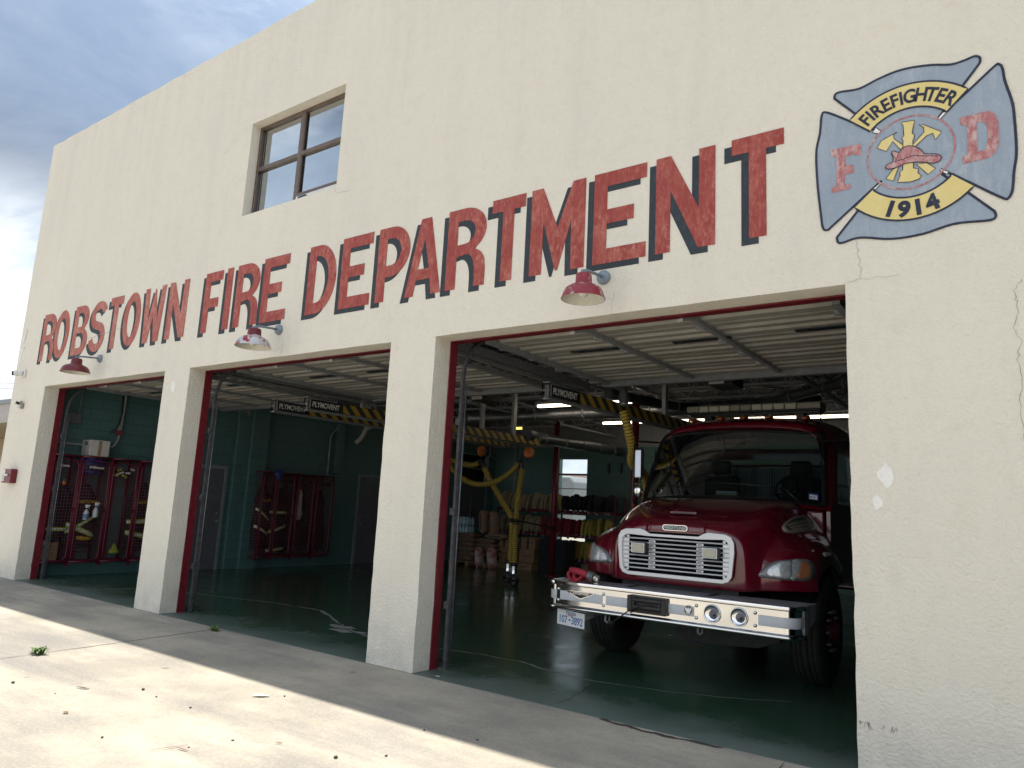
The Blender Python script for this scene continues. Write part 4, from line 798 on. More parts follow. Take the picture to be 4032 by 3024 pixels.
# licence plate
mb=TM(); mb.prism([(-1.155,.555),(-0.828,.535),(-0.828,.385),(-1.155,.405)],'y',1.452,1.456); lp_=mb.build('licence_plate','plate_white',tr,bevel=0.0015)
ux=(0.327,0,-0.020); mb=TM(); place(mb,text_mesh('TEXAS',0.042,0.0008,0.001,'CENTER',1.0),(-0.992,1.4505,0.507),ux,(0,0,1)); 
for tx_,x_,z_ in (('107',-1.135,0.428),('3892',-0.985,0.419)):
    vs,fc=text_mesh(tx_,0.105,0.0008,0.0012,'LEFT',1.0); place(mb,([Vector((v.x*0.66,v.y,v.z)) for v in vs],fc),(x_,1.4505,z_),ux,(0,0,1))
flat(mb,[[(-1.017,.457),(-1.008,.462),(-1.004,.472),(-.999,.462),(-.990,.460),(-.996,.452),(-1.000,.443),(-1.006,.450),(-1.013,.448)]],1.4505,0.0008)
mb.build('plate_lettering','plate_blue',lp_)
mb=TM(); place(mb,text_mesh('EXEMPT',0.020,0.0008,0.0003,'CENTER',1.0),(-0.992,1.4505,0.492),ux,(0,0,1)); mb.build('plate_lettering','plate_red',lp_)
mb=TM(); mb.prism([(1.458,.56),(1.9,.60),(1.9,.52),(1.458,.47)],'x',-0.826,-0.82); mb.build('plate_bracket','tread_plate',lp_)
# ---------------- cab
def WS(s_,t_,o=0.0):
    b=Vector((1.115*s_,3.07+0.25*s_*s_*abs(s_)**0.5,1.812-0.075*s_*s_)); a=Vector((1.025*s_,3.53+0.20*s_*s_*abs(s_)**0.5,2.650-0.035*s_*s_)); p=b.lerp(a,t_); p.y-=0.03*math.sin(math.pi*t_)
    return p+Vector((0.25*s_,-1,0.5)).normalized()*o
def rr(t_,r=0.16):  # width factor for rounded corners of the glass
    return 1.0
def wsloop(i_):  # rounded rectangle in (s,t), i_=inset
    L=[]; a=0.99-i_; tb,tt=0.0+i_*1.2,0.99-i_*1.2; rx,rz=0.09,0.13
    for cx,cz,a0 in ((a-rx,tt-rz,0),(-a+rx,tt-rz,90),(-a+rx,tb+rz*.7,180),(a-rx,tb+rz*.7,270)):
        for q in range(0,91,15):
            L.append((cx+rx*math.cos(R(a0+q)),cz+(rz if cz>0.5 else rz*.7)*math.sin(R(a0+q))))
    return L
# windshield surface clipped by the rounded outline: radial grid
def radial(loop,off,name,matn,parent,solid=0):
    mb=TM(); rows=[]
    for k in range(0,11):
        f_=max(k/10,.002); rows.append([tuple(WS(p[0]*f_,0.5+(p[1]-0.5)*f_,off)) for p in loop])
    mb.grid(rows,None,True,True); return mb.build(name,matn,parent,solid=solid)
# denser loops for curvature
def dens(l,n=4):
    o=[]
    for i in range(len(l)):
        a,b=l[i],l[(i+1)%len(l)]
        k=max(1,int(math.hypot(b[0]-a[0],b[1]-a[1])/0.08))
        o+=[(a[0]+(b[0]-a[0])*q/k,a[1]+(b[1]-a[1])*q/k) for q in range(k)]
    return o
w_out=dens(wsloop(0.0))
def scl(l,f,g): return [(p[0]*f,0.5+(p[1]-0.5)*g) for p in l]
ws=radial(scl(w_out,0.96,0.955),0.0,'windshield','windshield_glass',tr)
mb=TM(); A=[tuple(WS(p[0],p[1],0.0)) for p in scl(w_out,1.018,1.012)]; B=[tuple(WS(p[0],p[1],0.016)) for p in scl(w_out,1.008,1.004)]; Cc=[tuple(WS(p[0],p[1],0.016)) for p in scl(w_out,0.965,0.958)]; D_=[tuple(WS(p[0],p[1],-0.006)) for p in scl(w_out,0.955,0.945)]
mb.grid([A,B,Cc,D_],None,True,True); mb.build('windshield_seal','rubber',tr)
# red skin: from the outline of the glass out to the cab box edge
def cabedge(p):
    s_,t_=p; k=max(abs(s_)/1.0,1e-3)
    return p
mb=TM(); L0=scl(w_out,0.985,0.98)
def outer_pt(p):
    s_,t_=p[0]*1.0,p[1]
    q=WS(s_,t_,0.004)
    # stretch outwards from glass centre
    ex=1.075 if t_<0.5 else 1.10; x=max(-1.13,min(1.13,s_*1.13))
    return q
ring1=[WS(p[0],p[1],0.004) for p in L0]
ring2=[];ring3=[]
for p in L0:
    s_,t_=p; q=WS(s_,t_,0.004); dx=(1 if s_>0 else -1)*max(0,abs(s_)-0.72)/0.28; dz=(t_-0.5)*2; up=max(0,dz-0.55)/0.45; dn=max(0,-dz-0.55)/0.45
    ring2.append(Vector((q.x+dx*0.055,q.y+0.05*abs(dx)+0.05*up,q.z+0.055*up-0.05*dn))); ring3.append(Vector((q.x+dx*(0.085+0.0*up),q.y+0.30*abs(dx)+0.34*up,q.z+0.135*up-0.07*dn)))
mb.grid([[tuple(v) for v in ring1],[tuple(v) for v in ring2],[tuple(v) for v in ring3]],None,True,True)
mb.build('windshield_pillar','truck_red',tr)
# roof
prx=[0,.25,.5,.7,.85,.95,1.02,1.06,1.075]; pdz=[0,.003,.012,.03,.06,.10,.16,.24,.36]
rws=[]
for (y,z,sc_,cv) in ((3.585,2.695,0.90,.05),(3.68,2.772,0.985,.12),(3.86,2.838,1.01,.16),(4.15,2.875,1.02,.16),(4.6,2.885,1.025,.16),(5.0,2.88,1.025,.16)):
    half=[(x*sc_,y+cv*(x**2.6),z-d*(1.0 if y>3.8 else 0.8)) for x,d in zip(prx,pdz)]; rws.append([(-a,b_,c_) for a,b_,c_ in half[::-1]]+half[1:])
mb=TM(); mb.grid(rws); mb.build('cab_roof','truck_red',tr,solid=0.01)
# cab sides, doors, back
for sx in (-1,1):
    mb=TM(); vs,fc=curve_mesh([[(3.32,0.95),(5.0,0.95),(5.0,2.52),(3.95,2.52),(3.82,2.45),(3.40,1.80),(3.32,1.70)],[(3.60,1.80),(4.62,1.80),(4.62,2.42),(3.99,2.42)]],0.02); mb.add([(sx*(1.115-0.05*max(0,(v.y-1.8))/0.7)+v.z,v.x,v.y) for v in vs],fc); dd=mb.build('cab_side','truck_red',tr)
    mb=TM(); mb.add([(sx*1.108,3.60,1.80),(sx*1.108,4.62,1.80),(sx*1.068,4.62,2.42),(sx*1.068,3.99,2.42)],[(0,1,2,3)]); mb.build('side_window','windshield_glass',dd)
    mb=TM(); mb.tube([(sx*1.15,4.55,1.5),(sx*1.15,4.55,1.62)],0.012,8); mb.build('door_handle','chrome',dd)
mb=TM(); vs,fc=curve_mesh([[(-1.09,0.95),(1.09,0.95),(1.09,2.55),(-1.09,2.55)],[(-0.8,1.75),(0.8,1.75),(0.8,2.4),(-0.8,2.4)]],0.02); mb.add([(v.x,4.99+v.z,v.y) for v in vs],fc); mb.box(-1.1,1.1,3.3,5.0,0.90,0.95); mb.build('cab_back','truck_red',tr)
mb=TM(); mb.box(-1.08,1.08,3.28,3.34,0.95,1.70); mb.build('firewall','truck_red',tr,bevel=0.02)
mb=TM(); mb.grid([[(x,3.09+0.25*abs(x/1.055)**2.5+dy,1.80-0.035*(x/1.055)**2+dz) for x in [q/10*1.05 for q in range(-10,11)]] for dy,dz in ((-.06,.012),(0.0,.012),(0.1,-0.02),(0.35,-0.01),(0.6,-0.05),(0.64,-0.3))]); da=mb.build('dashboard','seat_grey',tr)
mb=TM()
for cx in (-0.55,0.5):
    mb.box(cx-.25,cx+.25,4.1,4.6,1.35,1.5); mb.box(cx-.24,cx+.24,4.55,4.7,1.5,2.15); mb.box(cx-.13,cx+.13,4.57,4.67,2.17,2.36)
mb.build('seat','seat_grey',tr,bevel=0.04)
st_c=Vector((0.66,3.72,1.96)); stn=Vector((0,-0.75,0.66)).normalized(); sxv=Vector((1,0,0)); syv=stn.cross(sxv)
mb=TM(); mb.tube([st_c+sxv*0.22*math.cos(R(a))+syv*0.22*math.sin(R(a)) for a in range(0,360,15)],0.014,8,closed=True)
for a in (90,210,330): mb.cyl(st_c+stn*-0.03,st_c+sxv*0.21*math.cos(R(a))+syv*0.21*math.sin(R(a)),0.010,6)
mb.lathe(st_c-stn*0.05,stn,[(0.05,0),(0.05,0.03),(0.0,0.04)],14); mb.build('steering_wheel','black_trim',tr)
mb=TM(); mb.tube([(-0.86,3.66,2.0),(-0.82,3.63,2.05),(-0.80,3.64,2.2),(-0.84,3.7,2.36)],0.016,8); mb.build('grab_handle','black_trim',tr)
mb=TM(); mb.box(0.06,0.16,3.60,3.62,2.50,2.525); mb.build('interior_mirror','hub_red',tr)
# wipers
for w1 in ([(-0.285,3.035,1.815),(-0.36,3.05,1.86),(-0.433,3.075,1.912)],[(-0.433,3.075,1.912),(-0.62,3.11,1.955),(-0.823,3.19,1.985)],[(0.824,3.17,1.775),(0.74,3.12,1.85),(0.653,3.10,1.913)],[(0.653,3.10,1.913),(0.33,3.05,1.945),(-0.02,3.03,1.965)]):
    pass
for nm,ws_ in (('wiper',[(-0.285,0.012),(-0.45,0.13),(-0.60,0.175),(-0.82,0.20)]),('wiper',[(0.80,0.0),(0.66,0.15),(0.35,0.175),(-0.02,0.185)])):
    mb=TM(); P=[WS(x/1.04,t_,0.03) for x,t_ in ws_]; mb.tube(P[:2],0.009,6); mb.tube(P[1:],0.006,6); mb.build(nm,'black_trim',tr)
mb=TM(); c0=WS(0.905,0.085,-0.004)
def onws(s0,s1,t0,t1,o): return [tuple(WS(a,b_,o)) for a,b_ in ((s0,t0),(s1,t0),(s1,t1),(s0,t1))]
mb.add(onws(0.835,0.925,0.075,0.165,0.003),[(0,1,2,3)]); stk=mb.build('inspection_sticker','sticker_blue',tr)
mb=TM(); mb.add(onws(0.845,0.912,0.083,0.14,0.005),[(0,1,2,3)]); mb.build('sticker_label','plate_white',stk)
mb=TM(); p0=WS(0.850,0.098,0.007); p1=WS(0.91,0.098,0.007); p2=WS(0.850,0.16,0.007); place(mb,text_mesh('02 26',0.028,0.0003,0.0008,'LEFT',1.0),p0,p1-p0,p2-p0); mb.build('sticker_lettering','plate_blue',stk)
# roof marker lights and light bar
for x in (-0.70,-0.30,0.0,0.31,0.74):
    mb=TM(); y0=3.86+0.10*abs(x)**2; z0=2.835-0.035*abs(x)**2.5; mb.grid([[(x+dx*w_,y0+yy,z0+h_) for dx in (-1,-.6,0,.6,1)] for yy,h_,w_ in ((-.05,-.005,.03),(-.03,.022,.036),(.02,.04,.04),(.07,.035,.04),(.10,.0,.04))]); mb.build('marker_lamp','amber',tr,solid=0.006)
mb=TM(); mb.box(-0.86,0.86,4.16,4.42,2.955,2.975); mb.box(-0.84,0.84,4.2,4.38,2.925,2.954)
for x in (-.6,.6): mb.box(x-.05,x+.05,4.22,4.36,2.83,2.93)
lb=mb.build('light_bar','black_trim',tr,bevel=0.004)
xs=[-0.875,-0.70,-0.56,-0.42,-0.275,-0.14,0.01,0.15,0.29,0.43,0.58,0.87]
for i in range(len(xs)-1):
    mb=TM(); mb.box(xs[i]+.004,xs[i+1]-.004,4.14,4.44,2.977,3.055); o=mb.build('light_module','lens_dim' if i in (0,4,5,10) else 'lens_grey',lb,bevel=0.012)
mb=TM(); mb.box(-0.87,0.87,4.17,4.41,3.056,3.062); mb.build('light_bar_cap','lens_dim',lb)
mb=TM(); mb.cyl((0.83,4.3,2.80),(0.83,4.3,2.95),0.01,8,None,0.004); mb.cyl((-0.42,4.3,2.85),(-0.42,4.3,2.90),0.035); mb.build('antenna','black_trim',tr)
# mirrors
for sx in (-1,1):
    X=-1.165 if sx<0 else 1.53
    mb=TM(); mb.tube([(sx*0.98,3.50,2.50),(X-sx*0.065,3.30,2.495),(X,3.22,2.485),(X+sx*.01,3.20,2.44),(X+sx*.01,3.18,2.1),(X+sx*.01,3.16,1.78),(X,3.18,1.71),(X-sx*.05,3.3,1.68)],0.013,8); mi_=mb.build('mirror_bracket','black_trim',tr)
    mb=TM(); mb.box(X-sx*0.115 if sx<0 else X-0.115,X-0.0 if sx<0 else X-0.0,3.14,3.21,2.01,2.40) if False else mb.cbox((X-sx*0.055,3.20,2.205),(0.125,0.085,0.41),None,Matrix.Rotation(0.25*sx,3,'Z')); mb.build('side_mirror','mirror_chrome',mi_,bevel=0.041,seg=6)
    mb=TM(); mb.sphere((X-sx*0.055,3.19,1.865),0.09,16,10,None,(0.72,0.55,1.05)); mb.build('spot_mirror','chrome',mi_)
    mb=TM(); mb.tube([(sx*1.00,3.45,2.40),(sx*1.05,3.5,2.2),(sx*1.08,3.5,2.0)],0.008,6); mb.build('mirror_cable','black_trim',mi_)
# body behind the cab
mb=TM(); mb.box(-1.20,1.20,5.15,9.8,0.75,2.35); mb.build('body','truck_red',tr,bevel=0.03)
mb=TM(); mb.box(-1.206,1.206,5.12,5.148,0.80,2.30); mb.box(1.202,1.208,5.2,9.7,1.9,2.3); mb.build('body_front_panel','tread_plate',tr)
# things resting on the truck
mat('hose_red',(0.42,0.03,0.06),0.8,bump=(40,0.4,0.004)); mat('brass_chrome',(0.55,0.54,0.5),0.2,0.9)
rh=thing('fire_hose','folded red hose bundle lying on the left end of the chrome bumper deck','hose',(-3.99,1.52,0.84))
mb=TM()
mb.grid([[(-1.07+0.02*math.sin(a*3),1.50+0.055*math.cos(a),0.845+0.055+0.055*math.sin(a)) ]*1 for a in [0]]) if False else None
def hoseloop(c,rx,rz,w,y,ph=0,a0=0,a1=360,th=0.012):
    m_=TM(); rows=[]
    for q in range(0,25):
        a=R(a0+(a1-a0)*q/24); o_=(1+0.05*math.sin(3*a+ph)); P=(c[0]+rx*math.cos(a)*o_,c[1]+rz*math.sin(a)*o_); P2=(c[0]+(rx-th*1.6)*math.cos(a)*o_,c[1]+(rz-th*1.6)*math.sin(a)*o_)
        rows.append([(P[0],y,P[1]),(P[0]+.004,y+w,P[1]+.006),(P2[0]+.004,y+w,P2[1]+.006),(P2[0],y,P2[1])])
    m_.grid(rows,None,True,True); return m_
h=hoseloop((-0.985,0.903),0.088,0.062,0.07,1.475); h.v+=[]; h.build('hose_coil','hose_red',rh)
hoseloop((-0.93,0.895),0.115,0.045,0.065,1.56,1.0).build('hose_coil','hose_red',rh)
hoseloop((-0.95,0.90),0.06,0.040,0.07,1.478,2.0).build('hose_coil','hose_red',rh)
mb=TM(); mb.tube([(-1.02,1.465,0.96),(-0.93,1.455,0.955),(-0.85,1.45,0.94),(-0.80,1.45,0.925)],[0.030,0.034,0.034,0.034],10); mb.build('hose_tail','hose_red',rh)
mb=TM(); mb.cyl((-0.80,1.45,0.925),(-0.755,1.45,0.915),0.040,16); mb.cyl((-0.755,1.45,0.915),(-0.735,1.45,0.91),0.046,16); hc=mb.build('coupling','steel_grey',rh)
mb=TM(); mb.cyl((-0.735,1.45,0.91),(-0.70,1.45,0.90),0.036,14); mb.cyl((-0.70,1.45,0.93),(-0.695,1.45,0.85),0.028,14); mb.cyl((-0.695,1.45,0.86),(-0.695,1.45,0.845),0.04,14); mb.build('nozzle','brass_chrome',rh)
def boxthing(name,label,cat,c,sz,rotz,m1,extra=None,group=None):
    o=thing(name,label,cat,c,group); mb=MB(); mb.cbox((c[0],c[1],c[2]+sz[2]/2),sz,None,Matrix.Rotation(rotz,3,'Z')); mb.build('carton' if 'box' in name else 'cover',m1,o,bevel=0.003)
    if extra:
        mb=MB(); mb.cbox((c[0],c[1],c[2]+sz[2]/2),(sz[0]*1.006,sz[1]*1.012,sz[2]*0.5),None,Matrix.Rotation(rotz,3,'Z')); mb.build('printed_band',extra,o)
    return o
boxthing('glove_box','pale yellow carton on the truck dashboard behind the windshield','box',(-3.05,3.27,1.79),(0.24,0.12,0.10),0.05,'paper_white','carton_yellow')
boxthing('wipes_packet','blue and white packet on the dashboard behind the left corner of the windshield','packet',(-3.92,3.48,1.78),(0.26,0.12,0.07),0.2,'vinyl_blue','paper_white')
# ================================================================ THINGS IN THE BAYS
mat('lamp_red',(0.24,0.02,0.035),0.4,noise=(13,0.5,(0.45,0.42,0.42)))
M['lamp_red'].node_tree.nodes['Color Ramp'].color_ramp.elements[0].position=0.31; M['lamp_red'].node_tree.nodes['Color Ramp'].color_ramp.elements[1].position=0.40; mat('lamp_inside',(0.72,0.70,0.62),0.5); mat('lamp_chipped',(0.52,0.53,0.55),0.35,0.3,noise=(9,0.1,(0.28,0.02,0.03)))
M['lamp_chipped'].node_tree.nodes['Color Ramp'].color_ramp.elements[0].position=0.42; M['lamp_chipped'].node_tree.nodes['Color Ramp'].color_ramp.elements[1].position=0.46
mat('lamp_grey',(0.22,0.27,0.33),0.45,noise=(30,0.3)); mat('hazard_yellow',(0.55,0.36,0.03),0.5); mat('tube_glow',(1,0.9,0.75),0.4,emit=((1.0,0.86,0.66),4.5)); mat('tube_yellow',(1,0.9,0.3),0.4,emit=((0.95,0.75,0.15),1.6))
mat('hose_yellow',(0.42,0.31,0.045),0.65,bump=(40,0.4,0.004)); mat('hose_rib',(0.04,0.035,0.02),0.6); mat('balancer_orange',(0.55,0.16,0.03),0.45); mat('locker_red',(0.13,0.011,0.028),0.35); mat('mesh_red',(0.20,0.05,0.07),0.5)
mat('coat_black',(0.018,0.019,0.024),0.85,noise=(8,0.4),bump=(14,0.6,0.02)); mat('lime',(0.42,0.55,0.05),0.6); mat('reflective',(0.72,0.74,0.70),0.3); mat('tarp_blue',(0.02,0.05,0.22),0.5,bump=(12,0.7,0.02)); mat('card',(0.30,0.20,0.12),0.8,noise=(6,0.2)); mat('box_white',(0.55,0.53,0.50),0.7)
mat('bottle_clear',(0.45,0.47,0.48),0.3); mat('label_blue',(0.10,0.16,0.30),0.5); mat('trigger_white',(0.75,0.75,0.73),0.4); mat('trigger_blue',(0.03,0.08,0.35),0.4); mat('plate_black',(0.015,0.015,0.018),0.4); mat('print_white',(0.75,0.75,0.72),0.6)
mat('canvas_tan',(0.38,0.32,0.21),0.9,bump=(60,0.4,0.004)); mat('canvas_yellow',(0.48,0.40,0.10),0.9,bump=(60,0.4,0.004)); mat('hose_black',(0.018,0.020,0.028),0.8,bump=(60,0.4,0.004)); mat('canvas_red',(0.30,0.03,0.05),0.85,bump=(60,0.4,0.004))
mat('sack_paper',(0.30,0.20,0.14),0.8,noise=(5,0.25),bump=(9,0.8,0.03)); mat('sack_red',(0.35,0.03,0.035),0.4,noise=(7,0.2,(0.6,0.6,0.6)),bump=(9,0.6,0.02)); mat('sack_print',(0.05,0.03,0.03),0.8); mat('water_blue',(0.18,0.38,0.52),0.25,noise=(22,0.5,(0.55,0.68,0.75)),bump=(25,0.6,0.01)); mat('wood_board',(0.36,0.28,0.17),0.7,noise=(4,0.2,None,(1,1,8)))
mat('rubber_cuff',(0.02,0.02,0.022),0.4); mat('strap_black',(0.015,0.015,0.015),0.7)

# wall lamps over the bays
def lamp(x,label,shade,k_=1.0):
    y=-0.34; o=thing('barn_lamp',label,'wall lamp',(x,0,3.548),'barn lamps on arms above the bays')
    mb=MB(); mb.lathe((x,y,3.27),(0,0,1),[(q_[0]*k_,q_[1]) for q_ in [(0.205,-.005),(0.207,0.0),(0.20,0.012),(0.185,0.055),(0.165,0.085),(0.125,0.108),(0.085,0.122),(0.078,0.135),(0.074,0.20),(0.066,0.212),(0.0,0.216)]],36)
    sh=mb.build('lamp_shade',shade,o)
    if shade=='lamp_chipped': mb=MB(); mb.lathe((x,y,3.27),(0,0,1),[(0.080,0.128),(0.0795,0.135),(0.0755,0.20),(0.067,0.2135),(0.0,0.2175)],36); mb.build('shade_neck','red_frame',sh)
    mb=MB(); mb.lathe((x,y,3.27),(0,0,1),[(q_[0]*k_,q_[1]) for q_ in [(0.201,-.004),(0.192,0.02),(0.178,0.055),(0.12,0.10),(0.07,0.118),(0.0,0.12)]],36); mb.build('shade_inside','lamp_inside',sh)
    mb=MB(); mb.sphere((x,y,3.325),0.045,14,10); mb.cyl((x,y,3.35),(x,y,3.40),0.025,12); mb.build('bulb','white_plastic',sh)
    mb=MB(); mb.cyl((x,y,3.485),(x,y,3.515),0.026,14); mb.tube([(x,y,3.505),(x,y+.03,3.522),(x,y+.08,3.53),(x,-0.05,3.548)],0.013,10); mb.build('lamp_arm','lamp_grey',o)
    mb=MB(); mb.lathe((x,-0.002,3.548),(0,-1,0),[(0.062,0),(0.062,0.022),(0.055,0.034),(0.025,0.045),(0.0,0.047)],28)
    for a in (30,150,270): mb.cyl((x+.04*math.cos(R(a)),-0.03,3.548+.04*math.sin(R(a))),(x+.04*math.cos(R(a)),-0.04,3.548+.04*math.sin(R(a))),0.007,8)
    mb.build('mount_plate','lamp_grey',o)
lamp(-11.89,'all red barn lamp on an arm above the left bay','red_frame')
lamp(-7.417,'barn lamp with a red neck and a white chipped shade rim above the middle bay','lamp_chipped')
lamp(-2.97,'red barn lamp with patches of white wear above the right bay','lamp_red',0.88)
# camera, sensor, alarm box on the left corner pier
o=thing('security_camera','white security camera with a black lens on the upper left edge of the facade','camera',(-14.67,0,3.49))
mb=MB(); mb.box(-14.72,-14.60,-0.035,-0.001,3.42,3.56); mb.build('base','white_plastic',o,bevel=0.012)
mb=MB(); mb.cyl((-14.66,-0.035,3.49),(-14.69,-0.12,3.485),0.045,18); mb.sphere((-14.69,-0.13,3.485),0.055,16,10); mb.build('camera_head','white_plastic',o)
mb=MB(); mb.cyl((-14.70,-0.155,3.48),(-14.712,-0.19,3.476),0.040,18); mb.build('lens','black_plastic',o)
o=thing('floodlight_sensor','small beige motion sensor with a black head below the security camera','sensor',(-14.51,0,2.92))
mb=MB(); mb.cyl((-14.51,-0.001,2.90),(-14.51,-0.045,2.90),0.045,14); mb.cyl((-14.50,-0.03,2.93),(-14.50,-0.05,2.99),0.02,10); mb.build('base','beige_plastic',o)
mb=MB(); mb.cyl((-14.535,-0.05,2.94),(-14.55,-0.11,2.96),0.025,12); mb.build('sensor_head','black_plastic',o)
mb=MB(); mb.cyl((-14.51,-0.04,2.90),(-14.51,-0.09,2.88),0.03,14); mb.build('sensor_body','white_plastic',o)
o=thing('alarm_box','red alarm box with a white notice at the left corner of the facade','box',(-14.45,0,1.70))
mb=MB(); mb.box(-14.64,-14.29,-0.10,-0.001,1.56,1.80); mb.build('housing','red_frame',o,bevel=0.012)
mb=MB(); mb.box(-14.62,-14.53,-0.104,-0.101,1.59,1.79); mb.build('notice','print_white',o)
mb=MB()
for q in range(5): mb.box(-14.61,-14.54,-0.106,-0.1045,1.615+q*.018,1.621+q*.018)
mb.build('notice_print','label_blue',o)
mb=MB(); mb.box(-14.47,-14.39,-0.13,-0.101,1.675,1.71); mb.build('handle','trigger_white',o,bevel=0.008)
# fluorescent fixtures
def tubelight(x0,x1,y,z,label,m_='tube_glow',r=0.022,group='lit tube lights under the ceiling joists'):
    o=thing('tube_light',label,'ceiling light',((x0+x1)/2,y,z+.1),group)
    mb=MB(); mb.box(x0,x1,y-.07,y+.07,z+.035,z+.09); mb.build('housing','joist_paint',o)
    for dy in (-.035,.035):
        mb=MB(); mb.cyl((x0+.05,y+dy,z),(x1-.05,y+dy,z),r,10); mb.build('tube',m_,o)
    mb=MB()
    for x in (x0+.02,x1-.06): mb.box(x,x+.04,y-.06,y+.06,z-.03,z+.034)
    mb.build('end_cap','galv',o)
    mb=MB()
    for x in (x0+.3,x1-.3): mb.cyl((x,y,z+.09),(x,y,4.4),0.006,6)
    mb.build('hanger','joist_paint',o)
tubelight(-8.96,-6.30,7.88,3.80,'long lit tube light crossing behind the striped rail in front of the big duct')
tubelight(-9.55,-6.35,11.9,3.94,'long lit tube light seen below the big duct, left of the truck cab')
tubelight(-6.0,-3.1,11.9,3.94,'lit tube light peeping out right of the truck light bar')
tubelight(-12.2,-11.7,11.4,3.80,'short yellow tube light at the back left under the ceiling','tube_yellow')
# columns
for x,y,lab in ((-9.842,10.149,'slim dark red steel column standing in front of the hose rack'),(-6.22,7.20,'red steel column with a tape band standing behind the left of the truck')):
    o=thing('steel_column',lab,'column',(x,y,0),'red steel columns holding the ceiling')
    mb=MB(); mb.cyl((x,y,0.02),(x,y,3.76),0.072,20); mb.build('shaft','column_red',o)
    mb=MB(); mb.box(x-.13,x+.13,y-.13,y+.13,0.004,0.024); mb.build('base_plate','column_red',o)
    mb=MB(); mb.box(x-.11,x+.11,y-.11,y+.11,3.76,3.78); mb.build('cap_plate','column_red',o)
    if x>-7: mb=MB(); mb.cyl((x,y,2.62),(x,y,2.70),0.076,20); mb.build('tape_band','galv',o)
# ducts
def duct(pts,r,label,m_,rings):
    o=thing('air_duct',label,'duct',pts[0]); mb=MB(); mb.tube(pts,r,20); mb.build('pipe',m_,o)
    L=[(Vector(pts[i]),Vector(pts[i+1])) for i in range(len(pts)-1)]
    for f_ in rings:
        a,b_=L[int(f_)]; p=a.lerp(b_,f_-int(f_)); d=(b_-a).normalized(); mb=MB(); mb.cyl(p-d*.02,p+d*.02,r+.008,20); mb.build('joint_ring','galv',o)
duct([(-10.4,7.2,3.50),(-9.9,8.2,3.64),(-9.4,8.45,3.69),(-5.0,8.5,3.72),(-3.2,8.5,3.72)],0.125,'large grey round duct crossing the bays above the slim red column','duct_metal',(2.02,2.3,2.6,2.66,2.95))
duct([(-8.8,7.3,3.11),(-8.97,8.0,3.12),(-9.55,13.1,3.28)],0.125,'black round duct running back to the rear wall above the window','duct_dark',(1.05,1.25,1.45,1.65,1.85))
duct([(-5.95,5.6,3.58),(-5.80,7.2,3.64),(-5.72,8.0,3.68),(-5.5,8.35,3.71)],0.085,'short dark duct joining the large duct left of the light bar','duct_dark',(1.2,1.9))
duct([(-1.2,5.9,3.62),(-2.3,6.25,3.66),(-3.2,7.2,3.68),(-4.2,8.2,3.70)],0.085,'brown grey duct bending over the light bar of the truck','duct_metal',(0.5,1.0,1.4,2.2))
